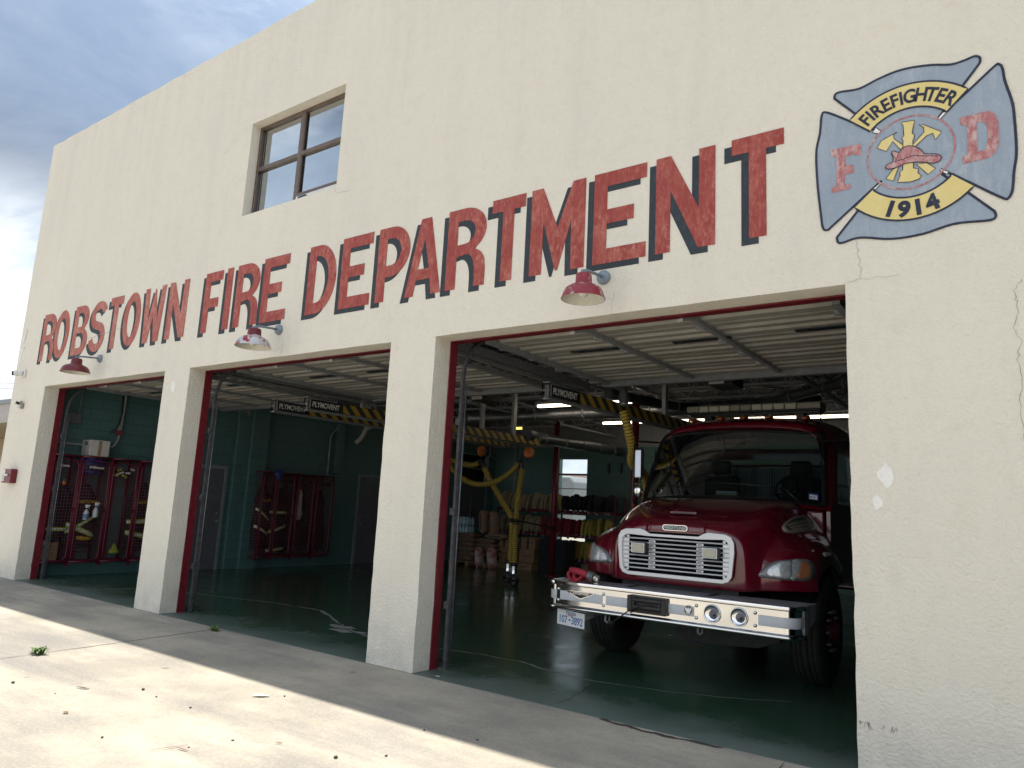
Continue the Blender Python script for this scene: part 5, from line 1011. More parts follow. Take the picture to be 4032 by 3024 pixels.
# exhaust extraction rails
t,b,c=newmat('hazard'); b.inputs['Roughness'].default_value=0.5
sx_=t.nodes.new('ShaderNodeSeparateXYZ'); t.links.new(c,sx_.inputs[0]); m1_=N(t,'ShaderNodeMath',operation='ADD'); t.links.new(sx_.outputs[1],m1_.inputs[0]); t.links.new(sx_.outputs[2],m1_.inputs[1])
m2_=N(t,'ShaderNodeMath',operation='MULTIPLY'); t.links.new(m1_.outputs[0],m2_.inputs[0]); m2_.inputs[1].default_value=4.3; m3_=N(t,'ShaderNodeMath',operation='FRACT'); t.links.new(m2_.outputs[0],m3_.inputs[0])
t.links.new(ramp(t,m3_.outputs[0],0.48,(0.025,0.027,0.03),0.50,(0.36,0.24,0.025)),b.inputs['Base Color'])
def rail(a,b_,label,hg=(0.30,0.85)):
    a=Vector(a); b_=Vector(b_); d=(b_-a).normalized(); n=Vector((d.y,-d.x,0)); h=0.075; ang=math.atan2(-(b_.x-a.x),b_.y-a.y)
    o=thing('exhaust_rail',label,'exhaust rail',a,'striped exhaust rails hanging over the bays')
    mb=MB(); mb.beam(a,b_,0.10,0.15); mb.build('rail_body','steel_grey',o)
    mb=MB(); s0=a+d*0.62+n*0.0515
    vs_=[s0-Vector((0,0,h)),b_+n*0.0515-Vector((0,0,h)),b_+n*0.0515+Vector((0,0,h)),s0+Vector((0,0,h))]; mb.add(vs_,[(0,1,2,3)]); s1=a+d*.62-n*0.0515
    mb.add([s1-Vector((0,0,h)),b_-n*0.0515-Vector((0,0,h)),b_-n*0.0515+Vector((0,0,h)),s1+Vector((0,0,h))],[(0,3,2,1)]); mb.build('hazard_stripe','hazard',o,solid=0.001)
    mb=MB(); p=a+n*0.0515; mb.add([p-Vector((0,0,h)),p+d*.62-Vector((0,0,h)),p+d*.62+Vector((0,0,h)),p+Vector((0,0,h))],[(0,1,2,3)]); sg=mb.build('sign_panel','plate_black',o,solid=0.001)
    mb=MB(); tx=text_mesh('PLYMOVENT',0.115,0.0006,0.002,'LEFT',0.98); place(mb,([Vector((v.x*0.80,v.y,v.z)) for v in tx[0]],tx[1]),p+d*0.03+n*0.002-Vector((0,0,0.038)),d,(0,0,1)); mb.build('sign_lettering','print_white',sg)
    mb=MB(); 
    for q_ in (-.055,.055):
        for w_ in (-.09,.09): mb.beam(a-d*.04+n*q_+Vector((0,0,-.10)),a-d*.04+n*q_+Vector((0,0,.10)),0.012,0.012)
    for w_ in (-.10,0,.10): mb.beam(a-d*.04-n*.06+Vector((0,0,w_)),a-d*.04+n*.06+Vector((0,0,w_)),0.012,0.012)
    mb.build('end_bracket','galv',o)
    mb=MB()
    for f_ in hg:
        p=a.lerp(b_,f_); mb.box(p.x-.03,p.x+.03,p.y-.05,p.y+.05,p.z+.08,4.4)
    mb.build('hanger','galv',o)
    mb=MB(); mb.beam(a-n*.05-Vector((0,0,.09)),b_-n*.05-Vector((0,0,.09)),.03,.03); mb.build('cable_track','galv',o)
rail((-9.93,1.88,2.995),(-9.72,7.9,3.0),'left one of the two striped exhaust rails in the middle bay')
rail((-9.14,1.90,2.995),(-8.80,7.8,3.0),'right one of the two striped exhaust rails in the middle bay')
rail((-4.86,2.08,3.0),(-4.45,8.0,3.0),'striped exhaust rail running back beside the truck in the right bay',(0.30,0.50))
# yellow exhaust hoses
def smooth(pts,n=10):
    P=[Vector(p) for p in pts]; out=[]
    for i in range(len(P)-1):
        a,b_,c_,d=P[max(i-1,0)],P[i],P[i+1],P[min(i+2,len(P)-1)]
        for j in range(n):
            t_=j/n; out.append(0.5*((2*b_)+(c_-a)*t_+(2*a-5*b_+4*c_-d)*t_*t_+(-a+3*b_-3*c_+d)*t_**3))
    out.append(P[-1]); return out
def resample(P,step):
    out=[P[0]]; acc=0
    for i in range(len(P)-1):
        a,b_=P[i],P[i+1]; L=(b_-a).length
        while acc+L>=step:
            t_=(step-acc)/L; a=a.lerp(b_,t_); out.append(a); L=(b_-a).length; acc=0
        acc+=L
    return out
def ribhose(mb,pts,r=0.062,pitch=0.042):
    P=resample(smooth(pts),pitch/4); rs=[r*(1.0 if i%4 in (1,2) else 0.93 if i%4==3 else 0.88) for i in range(len(P))]
    mb.tube(P,rs,14,None,stripe=lambda i:(1 if i%4==3 else 0))
def exhaust(label,segs,cuffs,bal,noz):
    o=thing('exhaust_hose',label,'exhaust hose',bal,'yellow ribbed exhaust hoses')
    mb=MB()
    for sg in segs[:1]: ribhose(mb,sg)
    mb.build('upper_hose',['hose_yellow','hose_rib'],o)
    if len(segs)>1: mb=MB(); ribhose(mb,segs[1]); mb.build('lower_hose',['hose_yellow','hose_rib'],o)
    if cuffs: mb=MB(); mb.tube(smooth(cuffs,5),0.066,14); mb.build('elbow','rubber_cuff',o)
    if noz:
        x,y,z=noz; mb=MB(); mb.tube(smooth([(x,y,z+.28),(x,y,z+.14),(x+.02,y-.02,z+.05),(x+.06,y-.08,z+.0)],5),[0.07]*16,14); n_=mb.build('nozzle_elbow','chrome',o)
        mb=MB(); mb.lathe((x+.05,y-.07,z),(0.3,-1,-0.2),[(0.05,0),(0.10,0.01),(0.125,0.04),(0.12,0.08),(0.09,0.11),(0.07,0.11),(0.06,0.05)],24); mb.cyl((x,y,z+.26),(x,y,z+.34),0.078,16); mb.build('rubber_cuff','rubber_cuff',o)
    return o
Yh=7.6
exhaust('left yellow ribbed exhaust hose, kinked over the left hanging balancer',[[(-11.55,7.6,2.75),(-11.0,7.6,2.58),(-10.59,7.6,2.50),(-10.36,7.6,2.50),(-10.22,7.6,2.56)],[(-10.09,7.6,2.42),(-9.91,7.6,2.16),(-9.61,7.6,1.78),(-9.31,7.6,1.42),(-9.27,7.6,1.25),(-9.25,7.6,0.93),(-9.26,7.6,0.60),(-9.27,7.6,0.42)]],[(-10.24,7.6,2.555),(-10.16,7.6,2.55),(-10.08,7.6,2.42)],(-10.18,7.6,2.7),(-9.30,7.6,0.16))
exhaust('right yellow ribbed exhaust hose, sagging in a long bow and then hanging straight down',[[(-11.3,7.5,2.70),(-10.96,7.5,2.41),(-10.66,7.5,2.20),(-10.34,7.5,2.08),(-9.98,7.5,2.06),(-9.63,7.5,2.15),(-9.3,7.5,2.33),(-9.10,7.5,2.50),(-9.04,7.5,2.55)],[(-9.00,7.5,2.42),(-9.02,7.5,2.2),(-9.07,7.5,1.8),(-9.09,7.5,1.39),(-9.09,7.5,0.94),(-9.08,7.5,0.68),(-9.08,7.5,0.45)]],[(-9.07,7.5,2.53),(-9.01,7.5,2.53),(-9.0,7.5,2.41)],(-9.0,7.5,2.7),(-9.06,7.48,0.13))
for x,zt,lab in ((-10.18,2.80,'left orange spool balancer hanging above the kinked yellow hose'),(-8.90,2.76,'right orange spool balancer hanging above the straight yellow hose')):
    o=thing('hose_balancer',lab,'balancer',(x,7.58,zt),'orange balancers')
    ax=(1,-0.25,0) if x<-10 else (0.25,-1,0.1); ax=Vector(ax).normalized(); c_=Vector((x,7.58,zt))
    mb=MB(); mb.lathe(c_-ax*.035,ax,[(0,0),(0.10,0),(0.115,0.012),(0.115,0.058),(0.10,0.07),(0,0.07)],24); mb.lathe(c_-ax*.045,ax,[(0,0),(0.03,0.0),(0.03,0.09),(0,0.09)],12); mb.build('spool','balancer_orange',o)
    mb=MB(); mb.cyl((x,7.58,zt+.10),(x,7.58,zt+.17),0.012,8); mb.cyl((x-.03,7.58,zt+.17),(x+.03,7.58,zt+.17),0.03,10); mb.cyl((x-.01,7.58,zt-.10),(x-.02,7.58,zt-.15),0.016,8); mb.tube([(x-.02,7.58,zt-.15),(x-.035,7.58,zt-.19),(x-.02,7.58,zt-.22),(x-.0,7.58,zt-.19),(x-.02,7.58,zt-.15)],0.004,5); mb.build('hook','black_trim',o)
o=thing('tie_strap','black strap tying the two yellow hoses to the slim red column','strap',(-9.2,7.55,1.35))
mb=MB(); mb.cyl((-9.27,7.6,1.36),(-9.27,7.6,1.28),0.075,16); mb.cyl((-9.09,7.5,1.36),(-9.09,7.5,1.28),0.075,16); mb.cyl((-9.09,7.5,1.24),(-9.09,7.5,1.27),0.070,16); mb.build('hose_loop','strap_black',o)
mb=MB(); mb.beam((-9.05,7.55,1.32),(-9.84,10.14,1.15),0.008,0.035); mb.cyl((-9.842,10.149,1.10),(-9.842,10.149,1.19),0.078,16); mb.build('strap_webbing','strap_black',o)
exhaust('yellow exhaust hose hanging from the rail behind the truck mirror',[[(-4.46,3.30,2.90),(-4.42,3.32,2.74),(-4.40,3.38,2.57),(-4.42,3.5,2.40),(-4.50,3.65,2.28),(-4.60,3.95,2.22),(-4.69,4.4,2.15),(-4.82,4.8,2.03),(-4.92,5.0,1.90),(-4.98,5.1,1.7)]],None,(-4.46,3.3,3.2),None)
o=thing('duct_boot','grey funnel boot feeding the exhaust hose by the truck','duct boot',(-4.50,3.35,3.1))
mb=MB(); mb.tube([(-4.48,3.32,3.23),(-4.48,3.32,3.17),(-4.47,3.31,3.08),(-4.46,3.3,3.0),(-4.46,3.3,2.97)],[0.03,0.05,0.066,0.062,0.064],16); mb.build('funnel','duct_metal',o)
# boxes hanging from the joists
for x,y,z,lab,w in ((-3.52,4.5,3.42,'dark hanging heater box with a pale panel above the truck light bar',0.34),(-8.15,5.05,3.50,'dark hanging box with a pale panel above the large duct, left bay side',0.36)):
    o=thing('hanging_heater',lab,'heater',(x,y,z),'dark boxes hanging from the joists')
    mb=MB(); mb.box(x-w/2,x+w/2,y-.2,y+.25,z-.05,z+.22); mb.build('housing','black_plastic',o,bevel=0.01)
    mb=MB(); mb.box(x-w/2+.01,x+w/2-.12,y-.206,y-.201,z-.035,z+.06); mb.build('panel','box_white',o)
    mb=MB(); mb.cyl((x-.1,y,z+.22),(x-.1,y,4.4),0.008,6); mb.cyl((x+.1,y,z+.22),(x+.1,y,4.4),0.008,6); mb.build('hanger','joist_paint',o)
# pipes on the walls
def pipe(pts,r,label,m_='pipe_grey',extra=None):
    o=thing('wall_pipe',label,'pipe',pts[0]); mb=MB(); mb.tube(smooth(pts,4),r,10); mb.build('pipe',m_,o)
    if extra:
        for e in extra: mb=MB(); mb.tube(smooth(e,4),r*.8,8); mb.build('branch_pipe',m_,o)
    return o
o=pipe([(-14.13,1.53,3.9),(-14.13,1.537,3.43),(-14.13,1.567,3.25),(-14.13,1.56,2.95),(-14.13,1.54,2.60),(-14.13,1.52,2.45),(-14.13,1.47,2.35),(-14.13,1.38,2.32),(-14.13,1.04,2.315),(-14.13,0.4,2.31)],0.022,'grey conduit bundle bending along the wall over the lockers in the left bay',extra=[[(-14.12,1.44,3.9),(-14.12,1.451,3.44),(-14.12,1.50,3.3),(-14.12,1.525,2.9),(-14.12,1.50,2.60)]])
mb=MB(); mb.tube([(-14.11,1.50,3.3),(-14.10,1.51,3.0),(-14.10,1.49,2.75),(-14.09,1.36,2.58)],0.016,8); mb.build('cable','black_plastic',o); mb=MB(); mb.box(-14.18,-14.08,1.47,1.58,2.55,2.64); mb.build('junction_box','mesh_red',o)
pipe([(-14.15,6.86,3.9),(-14.15,6.844,3.47),(-14.15,6.80,3.30),(-14.15,6.64,3.12),(-14.15,6.62,2.9),(-14.15,6.618,2.14)],0.018,'thin grey conduit with an offset above the lockers in the middle bay')
o=pipe([(-13.9,7.55,4.0),(-13.9,7.55,3.55),(-13.95,7.55,3.35),(-14.02,7.50,3.15),(-14.12,7.42,3.0)],0.06,'white wrapped vent pipe with a fork entering the side wall of the middle bay','box_white',extra=[[(-13.95,7.55,3.35),(-13.85,7.66,3.45)]])
pipe([(-14.1,13.0,4.0),(-14.1,13.0,3.22),(-14.1,12.98,3.18),(-14.12,13.35,3.05)],0.022,'pale downpipe pair in the back left corner',extra=[[(-14.1,13.2,4.0),(-14.1,13.2,3.25)]])
pipe([(-13.35,13.34,3.9),(-13.35,13.34,2.0),(-13.35,13.34,0.5)],0.025,'straight grey conduit on the rear wall left of the window',extra=[[(-13.2,13.35,3.9),(-13.2,13.35,0.5)]])
o=thing('fuse_box','dark metal fuse box on the green wall at the left edge of the left bay','fuse box',(-14.15,0.70,2.78))
mb=MB(); mb.box(-14.198,-14.09,0.60,0.80,2.68,2.87); mb.build('housing','door_grey',o,bevel=0.006); mb=MB(); mb.cyl((-14.15,0.78,2.87),(-14.15,0.80,3.45),0.010,8); mb.build('conduit','pipe_grey',o)
for q,y_ in enumerate((-10.085,-9.68)):
    o=thing('wall_rack',('left' if q==0 else 'right')+' notched black bracket on the rear wall right of the window','bracket',(y_,13.39,2.85),'notched brackets on the rear wall')
    mb=MB(); mb.box(y_-.014,y_+.014,13.36,13.398,2.70,3.0); mb.build('post','black_trim',o); mb=MB()
    for k_ in range(4): mb.box(y_-.045,y_-.015,13.35,13.385,2.74+k_*.06,2.765+k_*.06)
    mb.box(y_-.06,y_+.03,13.35,13.39,2.85,2.862); mb.build('notch','black_trim',o)
# ---------------------------------------------------------------- gear lockers along the side wall
def rrect(y0,y1,z0,z1,r,x):
    pts=[]
    for cy,cz,a0 in ((y1-r,z1-r,0),(y0+r,z1-r,90),(y0+r,z0+r,180),(y1-r,z0+r,270)):
        for a in range(0,91,15): pts.append((x,cy+r*math.cos(R(a0+a)),cz+r*math.sin(R(a0+a))))
    return pts
XF=-13.75
def locker(y0,y1,label,name=None,left_side=False):
    o=thing('gear_locker',label,'locker',(-13.95,(y0+y1)/2,0.27),'red wire mesh gear lockers on the side wall')
    mb=MB(); mb.tube(rrect(y0+.03,y1-.03,0.295,2.02,0.10,XF),0.012,8,closed=True); dr=mb.build('locker_door','locker_red',o)
    mb=MB(); n=9
    for i in range(1,n): y=y0+.03+(y1-y0-.06)*i/n; mb.cyl((XF,y,0.31),(XF,y,2.0),0.003,4)
    for i in range(1,30): z=0.31+1.69*i/30; mb.cyl((XF,y0+.035,z),(XF,y1-.035,z),0.003,4)
    mb.build('door_mesh','mesh_red',dr)
    mb=MB()
    for y in (y0,y1):
        mb.cyl((XF-.005,y,0.26),(XF-.005,y,2.10),0.016,8); mb.cyl((-14.16,y,0.26),(-14.16,y,2.10),0.013,8)
        for z in (0.27,2.09): mb.cyl((XF-.005,y,z),(-14.16,y,z),0.012,6)
    for z in (0.27,2.09):
        mb.cyl((XF-.005,y0,z),(XF-.005,y1,z),0.016,8); mb.cyl((-14.16,y0,z),(-14.16,y1,z),0.012,6)
    mb.box(-14.19,-14.165,(y0+y1)/2-.03,(y0+y1)/2+.03,0.27,2.09); mb.box(-13.80,-13.74,y0-.02,y0+.02,0.20,0.26)
    mb.build('frame','locker_red',o)
    mb=MB()
    for i in range(1,8): x=XF-.01-(0.40)*i/8; mb.cyl((x,y0,0.28),(x,y0,2.08),0.0022,4); mb.cyl((x,y0+.0,2.09),(x,y1,2.09),0.0022,4)
    for i in range(1,30): z=0.28+1.8*i/30; mb.cyl((XF,y0,z),(-14.16,y0,z),0.003,4)
    for i in range(1,9): y=y0+(y1-y0)*i/9; mb.cyl((XF,y,2.09),(-14.16,y,2.09),0.0022,4); mb.cyl((XF,y,1.78),(-14.16,y,1.78),0.002,4)
    mb.build('side_mesh','mesh_red',o)
    mb=MB(); mb.box(XF-.03,XF-.002,(y0+y1)/2-.15,(y0+y1)/2+.15,1.865,1.955) if name else None
    if name:
        pl=mb.build('name_plate','plate_black',dr); 
    mb=MB(); mb.box(XF+.012,XF+.03,y1-.06,y1-.02,1.13,1.20); mb.build('latch','locker_red',dr)
    return o
def nametext(txt,y,z=1.895):
    return
def coat(y,label,z0=0.55,z1=1.70,w=0.20,stripes=((0.79,0.05),),seed=1,x=-13.97):
    rd=random.Random(seed); o=thing('turnout_coat',label,'coat',(x,y,z1),'black turnout coats hanging in the lockers')
    rows=[]
    for i in range(15):
        f_=i/14; z=z1-(z1-z0)*f_; ww=w*(0.28+0.72*min(1,f_*5))*(1+0.12*math.sin(f_*7+seed)); dd=0.10*(0.5+0.5*min(1,f_*4))
        rows.append([(x+dd*math.sin(a)*(1+0.25*math.sin(3*a+f_*5+seed)),y+ww*math.cos(a)*(1+0.08*math.sin(5*a+f_*6)),z) for a in [2*math.pi*j/22 for j in range(22)]])
    mb=MB(); mb.grid(rows,None,True,True); mb.build('coat_body','coat_black',o)
    for (z,h,sl) in stripes:
        mb=MB(); rr_=[]
        for dz in (-h,-h*.45,h*.45,h):
            rr_.append([(x+0.115*math.sin(a)+0.028,y+w*1.03*math.cos(a),z+dz+sl*math.cos(a)) for a in [math.pi*(0.06+0.88*j/16) for j in range(17)]])
        k0=len(mb.f); mb.grid(rr_,None,True); 
        for q in range(len(mb.f)): mb.m[q]=1 if 16<=q<32 else 0
        mb.build('hi_vis_stripe',['lime','reflective'],o)
    return o
def backprint(o,txt,x,y,z,sz=.085,tilt=0.0):
    mb=MB(); place(mb,text_mesh(txt,sz,0.002,0.002,'CENTER'),(x,y,z),(0,1,tilt),(0,-tilt,1)); mb.build('back_lettering','hazard_yellow',o)
NM={1:'Zapata',2:'Wilkinson'}
LK=[(0.24,0.765,'gear locker with a padlock on its door, first from the left in the left bay'),(0.785,1.30,'gear locker with two spray bottles hung on its door in the left bay'),(1.315,1.815,'gear locker with a lime rag on its floor in the left bay'),(1.835,2.36,'gear locker half hidden behind the second pier in the left bay')]
for i,(a,b,lab) in enumerate(LK):
    o=locker(a,b,lab,True if i<2 else None)
    if i<2:
        pl=[c for c in o.children if c.name.startswith('locker_door')][0]; pp=[c for c in pl.children if c.name.startswith('name_plate')][0]
        mb=MB(); place(mb,text_mesh(NM[i+1],0.062,0.0008,0.001,'CENTER'),(XF+.001,(a+b)/2,1.892),(0,1,0),(0,0,1)); 
        for v in mb.v: pass
        mb.build('name_print','print_white',pl)
for a,b,lab,nm in ((4.53,4.91,'end gear locker beside the pilaster in the middle bay',None),(4.92,5.40,'gear locker holding a striped coat in the middle bay','Perez'),(5.47,5.945,'gear locker with a white bag hanging inside in the middle bay','Villarreal'),(6.02,6.51,'last gear locker on the right of the middle bay row','Gonzalez')):
    locker(a,b,lab,nm)
_c=coat(0.98,'black coat with broad lime bands behind the spray bottles',0.50,1.62,0.24,((0.80,0.045,-0.10),(0.93,0.035,0.16)),3); backprint(_c,'ROBSTOWN',-13.85,1.0,1.28,.075)
_c=coat(2.03,'black coat with lime bands beside the second pier, left bay',0.45,1.70,0.24,((0.72,0.045,-0.05),(0.98,0.04,0.02)),5); backprint(_c,'ROBSTOWN',-13.85,2.05,1.30,.075)
coat(0.60,'black coat with one small band in the first left bay locker',0.70,1.6,0.18,((0.82,0.03,0.0),),11)
coat(5.13,'black coat with lime bands in the middle bay row',0.35,1.75,0.23,((0.87,0.035,0.08),(1.22,0.03,0.0),(0.42,0.03,0.03)),7)
_c=coat(4.72,'black coat with a diagonal lime band in the end locker, middle bay',0.45,1.80,0.18,((0.82,0.035,-0.10),(1.15,0.03,-0.14)),9); backprint(_c,'ROBS',-13.84,4.76,1.45,.08,.15)
coat(5.70,'plain black coat behind the white bag in the middle bay',0.5,1.7,0.18,(),13); coat(6.27,'plain black coat in the last locker of the middle bay',0.4,1.75,0.2,(),15)
o=thing('plastic_bag','white plastic bag with a red top hanging in a middle bay locker','bag',(-13.82,5.62,1.3))
mb=MB(); mb.grid([[(-13.82+d_*math.sin(a),5.62+w_*math.cos(a)*(1+.15*math.sin(3*a+z*9)),z) for a in [2*math.pi*j/14 for j in range(14)]] for z,w_,d_ in ((1.78,.02,.02),(1.7,.05,.03),(1.5,.055,.04),(1.35,.06,.05),(1.2,.085,.06),(1.1,.06,.05),(1.06,.01,.01))],None,True,True); mb.build('bag_body','box_white',o)
mb=MB(); mb.sphere((-13.80,5.62,1.80),0.05,10,8,None,(.6,1,1)); mb.build('red_top','lamp_red',o)
o=thing('blue_tarp','crumpled blue tarp stuffed on top of the locker with spray bottles','tarp',(-13.95,1.02,1.85))
mb=MB(); mb.grid([[(-13.95+0.16*math.sin(a)*(1+.2*math.sin(4*a)),1.03+0.23*math.cos(a)*(1+.15*math.sin(5*a+z*8))*w_,z) for a in [2*math.pi*j/20 for j in range(20)]] for z,w_ in ((2.07,.6),(2.05,.95),(1.98,1.0),(1.90,.95),(1.82,.9),(1.79,.5))],None,True,True); mb.build('tarp_bundle','tarp_blue',o)
o=thing('blue_cloth','blue cloth draped over the top corner of the middle bay lockers','cloth',(-13.78,4.95,2.07))
mb=MB(); mb.grid([[(-13.78+0.06*math.sin(a),4.94+0.12*math.cos(a)*w_,z) for a in [2*math.pi*j/14 for j in range(14)]] for z,w_ in ((2.15,.3),(2.14,.8),(2.08,1.0),(2.0,.8),(1.93,.4))],None,True,True); mb.build('cloth_bundle','tarp_blue',o)
for q,(y,z,lab,body) in enumerate(((0.945,0.995,'spray bottle with a blue printed label hanging on the locker door','label_blue'),(1.10,1.035,'plain white spray bottle with a blue collar hanging on the locker door',None))):
    o=thing('spray_bottle',lab,'spray bottle',(XF+.06,y,z),'spray bottles'); x=XF+.06
    mb=MB(); mb.lathe((x,y,z),(0,0,1),[(0.0,0),(0.043,0.0),(0.047,0.01),(0.047,0.11),(0.036,0.145),(0.018,0.17),(0.016,0.185)],18); mb.build('bottle','bottle_clear',o)
    if body: mb=MB(); mb.lathe((x,y,z),(0,0,1),[(0.0478,0.02),(0.0478,0.10)],18); mb.build('label',body,o)
    mb=MB(); mb.cyl((x,y,z+.183),(x,y,z+.205),0.019,12); mb.build('collar','trigger_blue' if q else 'strap_black',o)
    mb=MB(); mb.prism([(y-.02,z+.205),(y+.015,z+.205),(y+.02,z+.235),(y+.055,z+.235),(y+.05,z+.255),(y-.02,z+.262),(y-.028,z+.235)],'x',x-.012,x+.012); mb.tube([(x,y+.04,z+.236),(x,y+.03,z+.20),(x,y+.045,z+.185)],.004,6); mb.build('trigger','trigger_white',o)
o=thing('padlock','orange padlock hanging on the first locker door','padlock',(XF+.02,0.52,1.62)); mb=MB(); mb.box(XF+.015,XF+.035,.50,.545,1.58,1.64); mb.build('lock_body','balancer_orange',o,bevel=.005); mb=MB(); mb.tube([(XF+.025,.508,1.64),(XF+.025,.51,1.665),(XF+.025,.5225,1.675),(XF+.025,.535,1.665),(XF+.025,.537,1.64)],.004,6); mb.build('shackle','galv',o)
o=thing('safety_vest','lime banded vest bundle on the shelf of the third locker','vest',(-13.85,1.50,1.80))
mb=MB()
for q,(y,z,l_) in enumerate(((1.42,1.80,.10),(1.50,1.84,.12),(1.58,1.79,.10),(1.64,1.85,.08),(1.48,1.90,.07),(1.72,1.92,.06))): mb.cbox((-13.82,y,z),(0.05,l_,0.035),q%2,Matrix.Rotation(0.5*math.sin(q*2.1),3,'X'))
mb.build('vest_band',['lime','reflective'],o,bevel=.006); mb=MB(); mb.sphere((-13.9,1.55,1.84),.09,12,8,None,(.8,2.3,.7)); mb.build('vest_body','coat_black',o)
o=thing('yellow_glove','bright yellow glove lying under the coat bands','glove',(-13.86,1.02,0.66)); mb=MB(); mb.grid([[(-13.86+.03*math.sin(a),y,0.665+h_*math.cos(a)-.01*(y-1)*8) for a in [2*math.pi*j/10 for j in range(10)]] for y,h_ in ((0.90,.01),(0.93,.035),(1.0,.045),(1.06,.035),(1.12,.03),(1.15,.008))],None,True,True); mb.build('glove_body','hazard_yellow',o)
o=thing('green_rag','lime green rag standing in the bottom of the third locker','rag',(-13.9,1.60,.30)); mb=MB(); mb.grid([[(-13.88+.06*w_*math.sin(a),1.60+.09*w_*math.cos(a)*(1+.2*math.sin(3*a)),z) for a in [2*math.pi*j/12 for j in range(12)]] for z,w_ in ((.40,1.0),(.44,.95),(.48,.6),(.55,.25),(.58,.02))],None,True,True); mb.build('rag_body','lime',o)
def box(name,label,cat,x0,x1,y0,y1,z0,z1,m_,group=None,print_=None):
    o=thing(name,label,cat,((x0+x1)/2,(y0+y1)/2,z0),group); mb=MB(); mb.box(x0,x1,y0,y1,z0,z1); mb.build('carton',m_,o,bevel=.006)
    if print_: print_(o,x0,x1,y0,y1,z0,z1)
    return o
def wb(o,x0,x1,y0,y1,z0,z1):
    mb=MB(); mb.box(x1,x1+.0015,(y0+y1)/2-.03,(y0+y1)/2+.03,z0+.01,z1-.01); mb.build('tape','card',o)
    mb=MB(); mb.box(x0+.10,x0+.22,y0-.0015,y0,z1-.10,z1-.03); mb.build('label','label_blue',o)
box('storage_box','white cardboard box sitting on top of the lockers in the left bay','box',-14.12,-13.80,0.90,1.24,2.115,2.40,'box_white',None,wb)
box('cardboard_box','brown cardboard box in the bottom of the first locker','box',-14.1,-13.85,0.33,0.64,0.29,0.60,'card')
# ---------------------------------------------------------------- hose rack with rolled hoses
rk=thing('hose_rack','long red hose rack with three loaded shelves in front of the rear wall','rack',(-11.0,12.3,0))
mb=MB()
for z,m0 in ((1.60,0),(0.96,0),(0.33,0)):
    for y in (12.05,12.55): mb.box(-12.98,-9.15,y-.012,y+.012,z-.08,z)
    for q in range(14): x=-12.9+q*0.285; mb.box(x-.01,x+.01,12.065,12.535,z-.03,z-.005)
mb.build('shelf','locker_red',rk)
for x in (-12.98,-11.1,-9.16):
    mb=MB(); mb.box(x-.02,x+.02,12.03,12.07,0.004,2.02 if x>-10 else 1.62); mb.box(x-.02,x+.02,12.53,12.57,0.004,2.02 if x>-10 else 1.62); mb.build('post','locker_red',rk)
def hroll(mname,label,seed):
    rd=random.Random(seed); o=thing('hose_roll',label,'hose roll',(0,0,0)); mb=MB()
    w=0.036
    prof=[(0.05,-w),(0.06,-w-.004),(0.225,-w-.002),(0.232,-w+.004),(0.235,0),(0.232,w-.004),(0.225,w+.002),(0.06,w+.004),(0.05,w)]
    # spiral look: stepped rings
    pr=[(0.05,-w)]; r=0.055
    while r<0.225: pr+=[(r,-w-.006),(r+.010,-w-.006),(r+.012,-w),(r+.015,-w)]; r+=0.017
    pr+=[(0.232,-w+.002),(0.236,0),(0.232,w-.002)]; r=0.222
    while r>0.055: pr+=[(r,w),(r-.003,w),(r-.005,w+.006),(r-.015,w+.006)]; r-=0.017
    pr+=[(0.05,w)]
    mb.lathe((0,0,0.235),(1,0,0.0),pr,24); mb.build('coil',mname,o)
    mb=MB(); mb.grid([[(x,y,z) for x in (-w*.9,w*.9)] for y,z in ((-0.05,0.468),(-.14,.435),(-.205,.36),(-.238,.25),(-.245,.12),(-.242,0.02),(-.24,-.03))],None,True); mb.build('hose_tail',mname,o,solid=.012)
    mb=MB(); mb.cyl((0,-.243,-.02),(0,-.243,-.10),0.034,14); mb.cyl((0,-.243,-.045),(0,-.243,-.065),0.041,14); mb.build('coupling','galv',o)
    return o
protos={}
rowsH=[(1.602,[('canvas_tan',11),('canvas_yellow',2),('hose_black',10)]),(0.962,[('canvas_tan',8),('canvas_red',7),('canvas_yellow',6)]),(0.332,[('canvas_yellow',15)])]
nmz={'canvas_tan':'tan canvas','canvas_yellow':'dull yellow','hose_black':'black','canvas_red':'dark red'}
shn={1.602:'top',0.962:'middle',0.332:'bottom'}
ORD=['leftmost','second','third','fourth','fifth','sixth','seventh','eighth','ninth','tenth','eleventh','twelfth','thirteenth','fourteenth','fifteenth']
for z,grp in rowsH:
    tot=sum(n for _,n in grp); x0,x1=(-12.85,-9.25) if z>0.5 else (-11.35,-9.25); i=0
    for mn,n in grp:
        for q in range(n):
            x=x0+(x1-x0)*(i+.5)/tot; i+=1
            lab=('%s %s rolled hose on the %s shelf of the hose rack'%(ORD[q],nmz[mn],shn[z])) if q==0 else ('%s %s rolled hose from the left on the %s shelf of the rack'%(ORD[q],nmz[mn],shn[z])); grpn='%s rolled hoses on the %s shelf'%(nmz[mn],shn[z])
            rot=(random.uniform(-.12,.12),random.uniform(-.14,.14),random.uniform(-.28,.28)); sc=(random.uniform(.9,1.25),random.uniform(.85,1.0),random.uniform(.82,1.02))
            loc=(x,12.28+random.uniform(-.03,.03),z)
            if mn not in protos:
                o=hroll(mn,lab,3); o.location=loc; o.rotation_euler=rot; o.scale=sc; o['group']=grpn; protos[mn]=o
            else: dup(protos[mn],loc,lab,grpn,rot,sc)
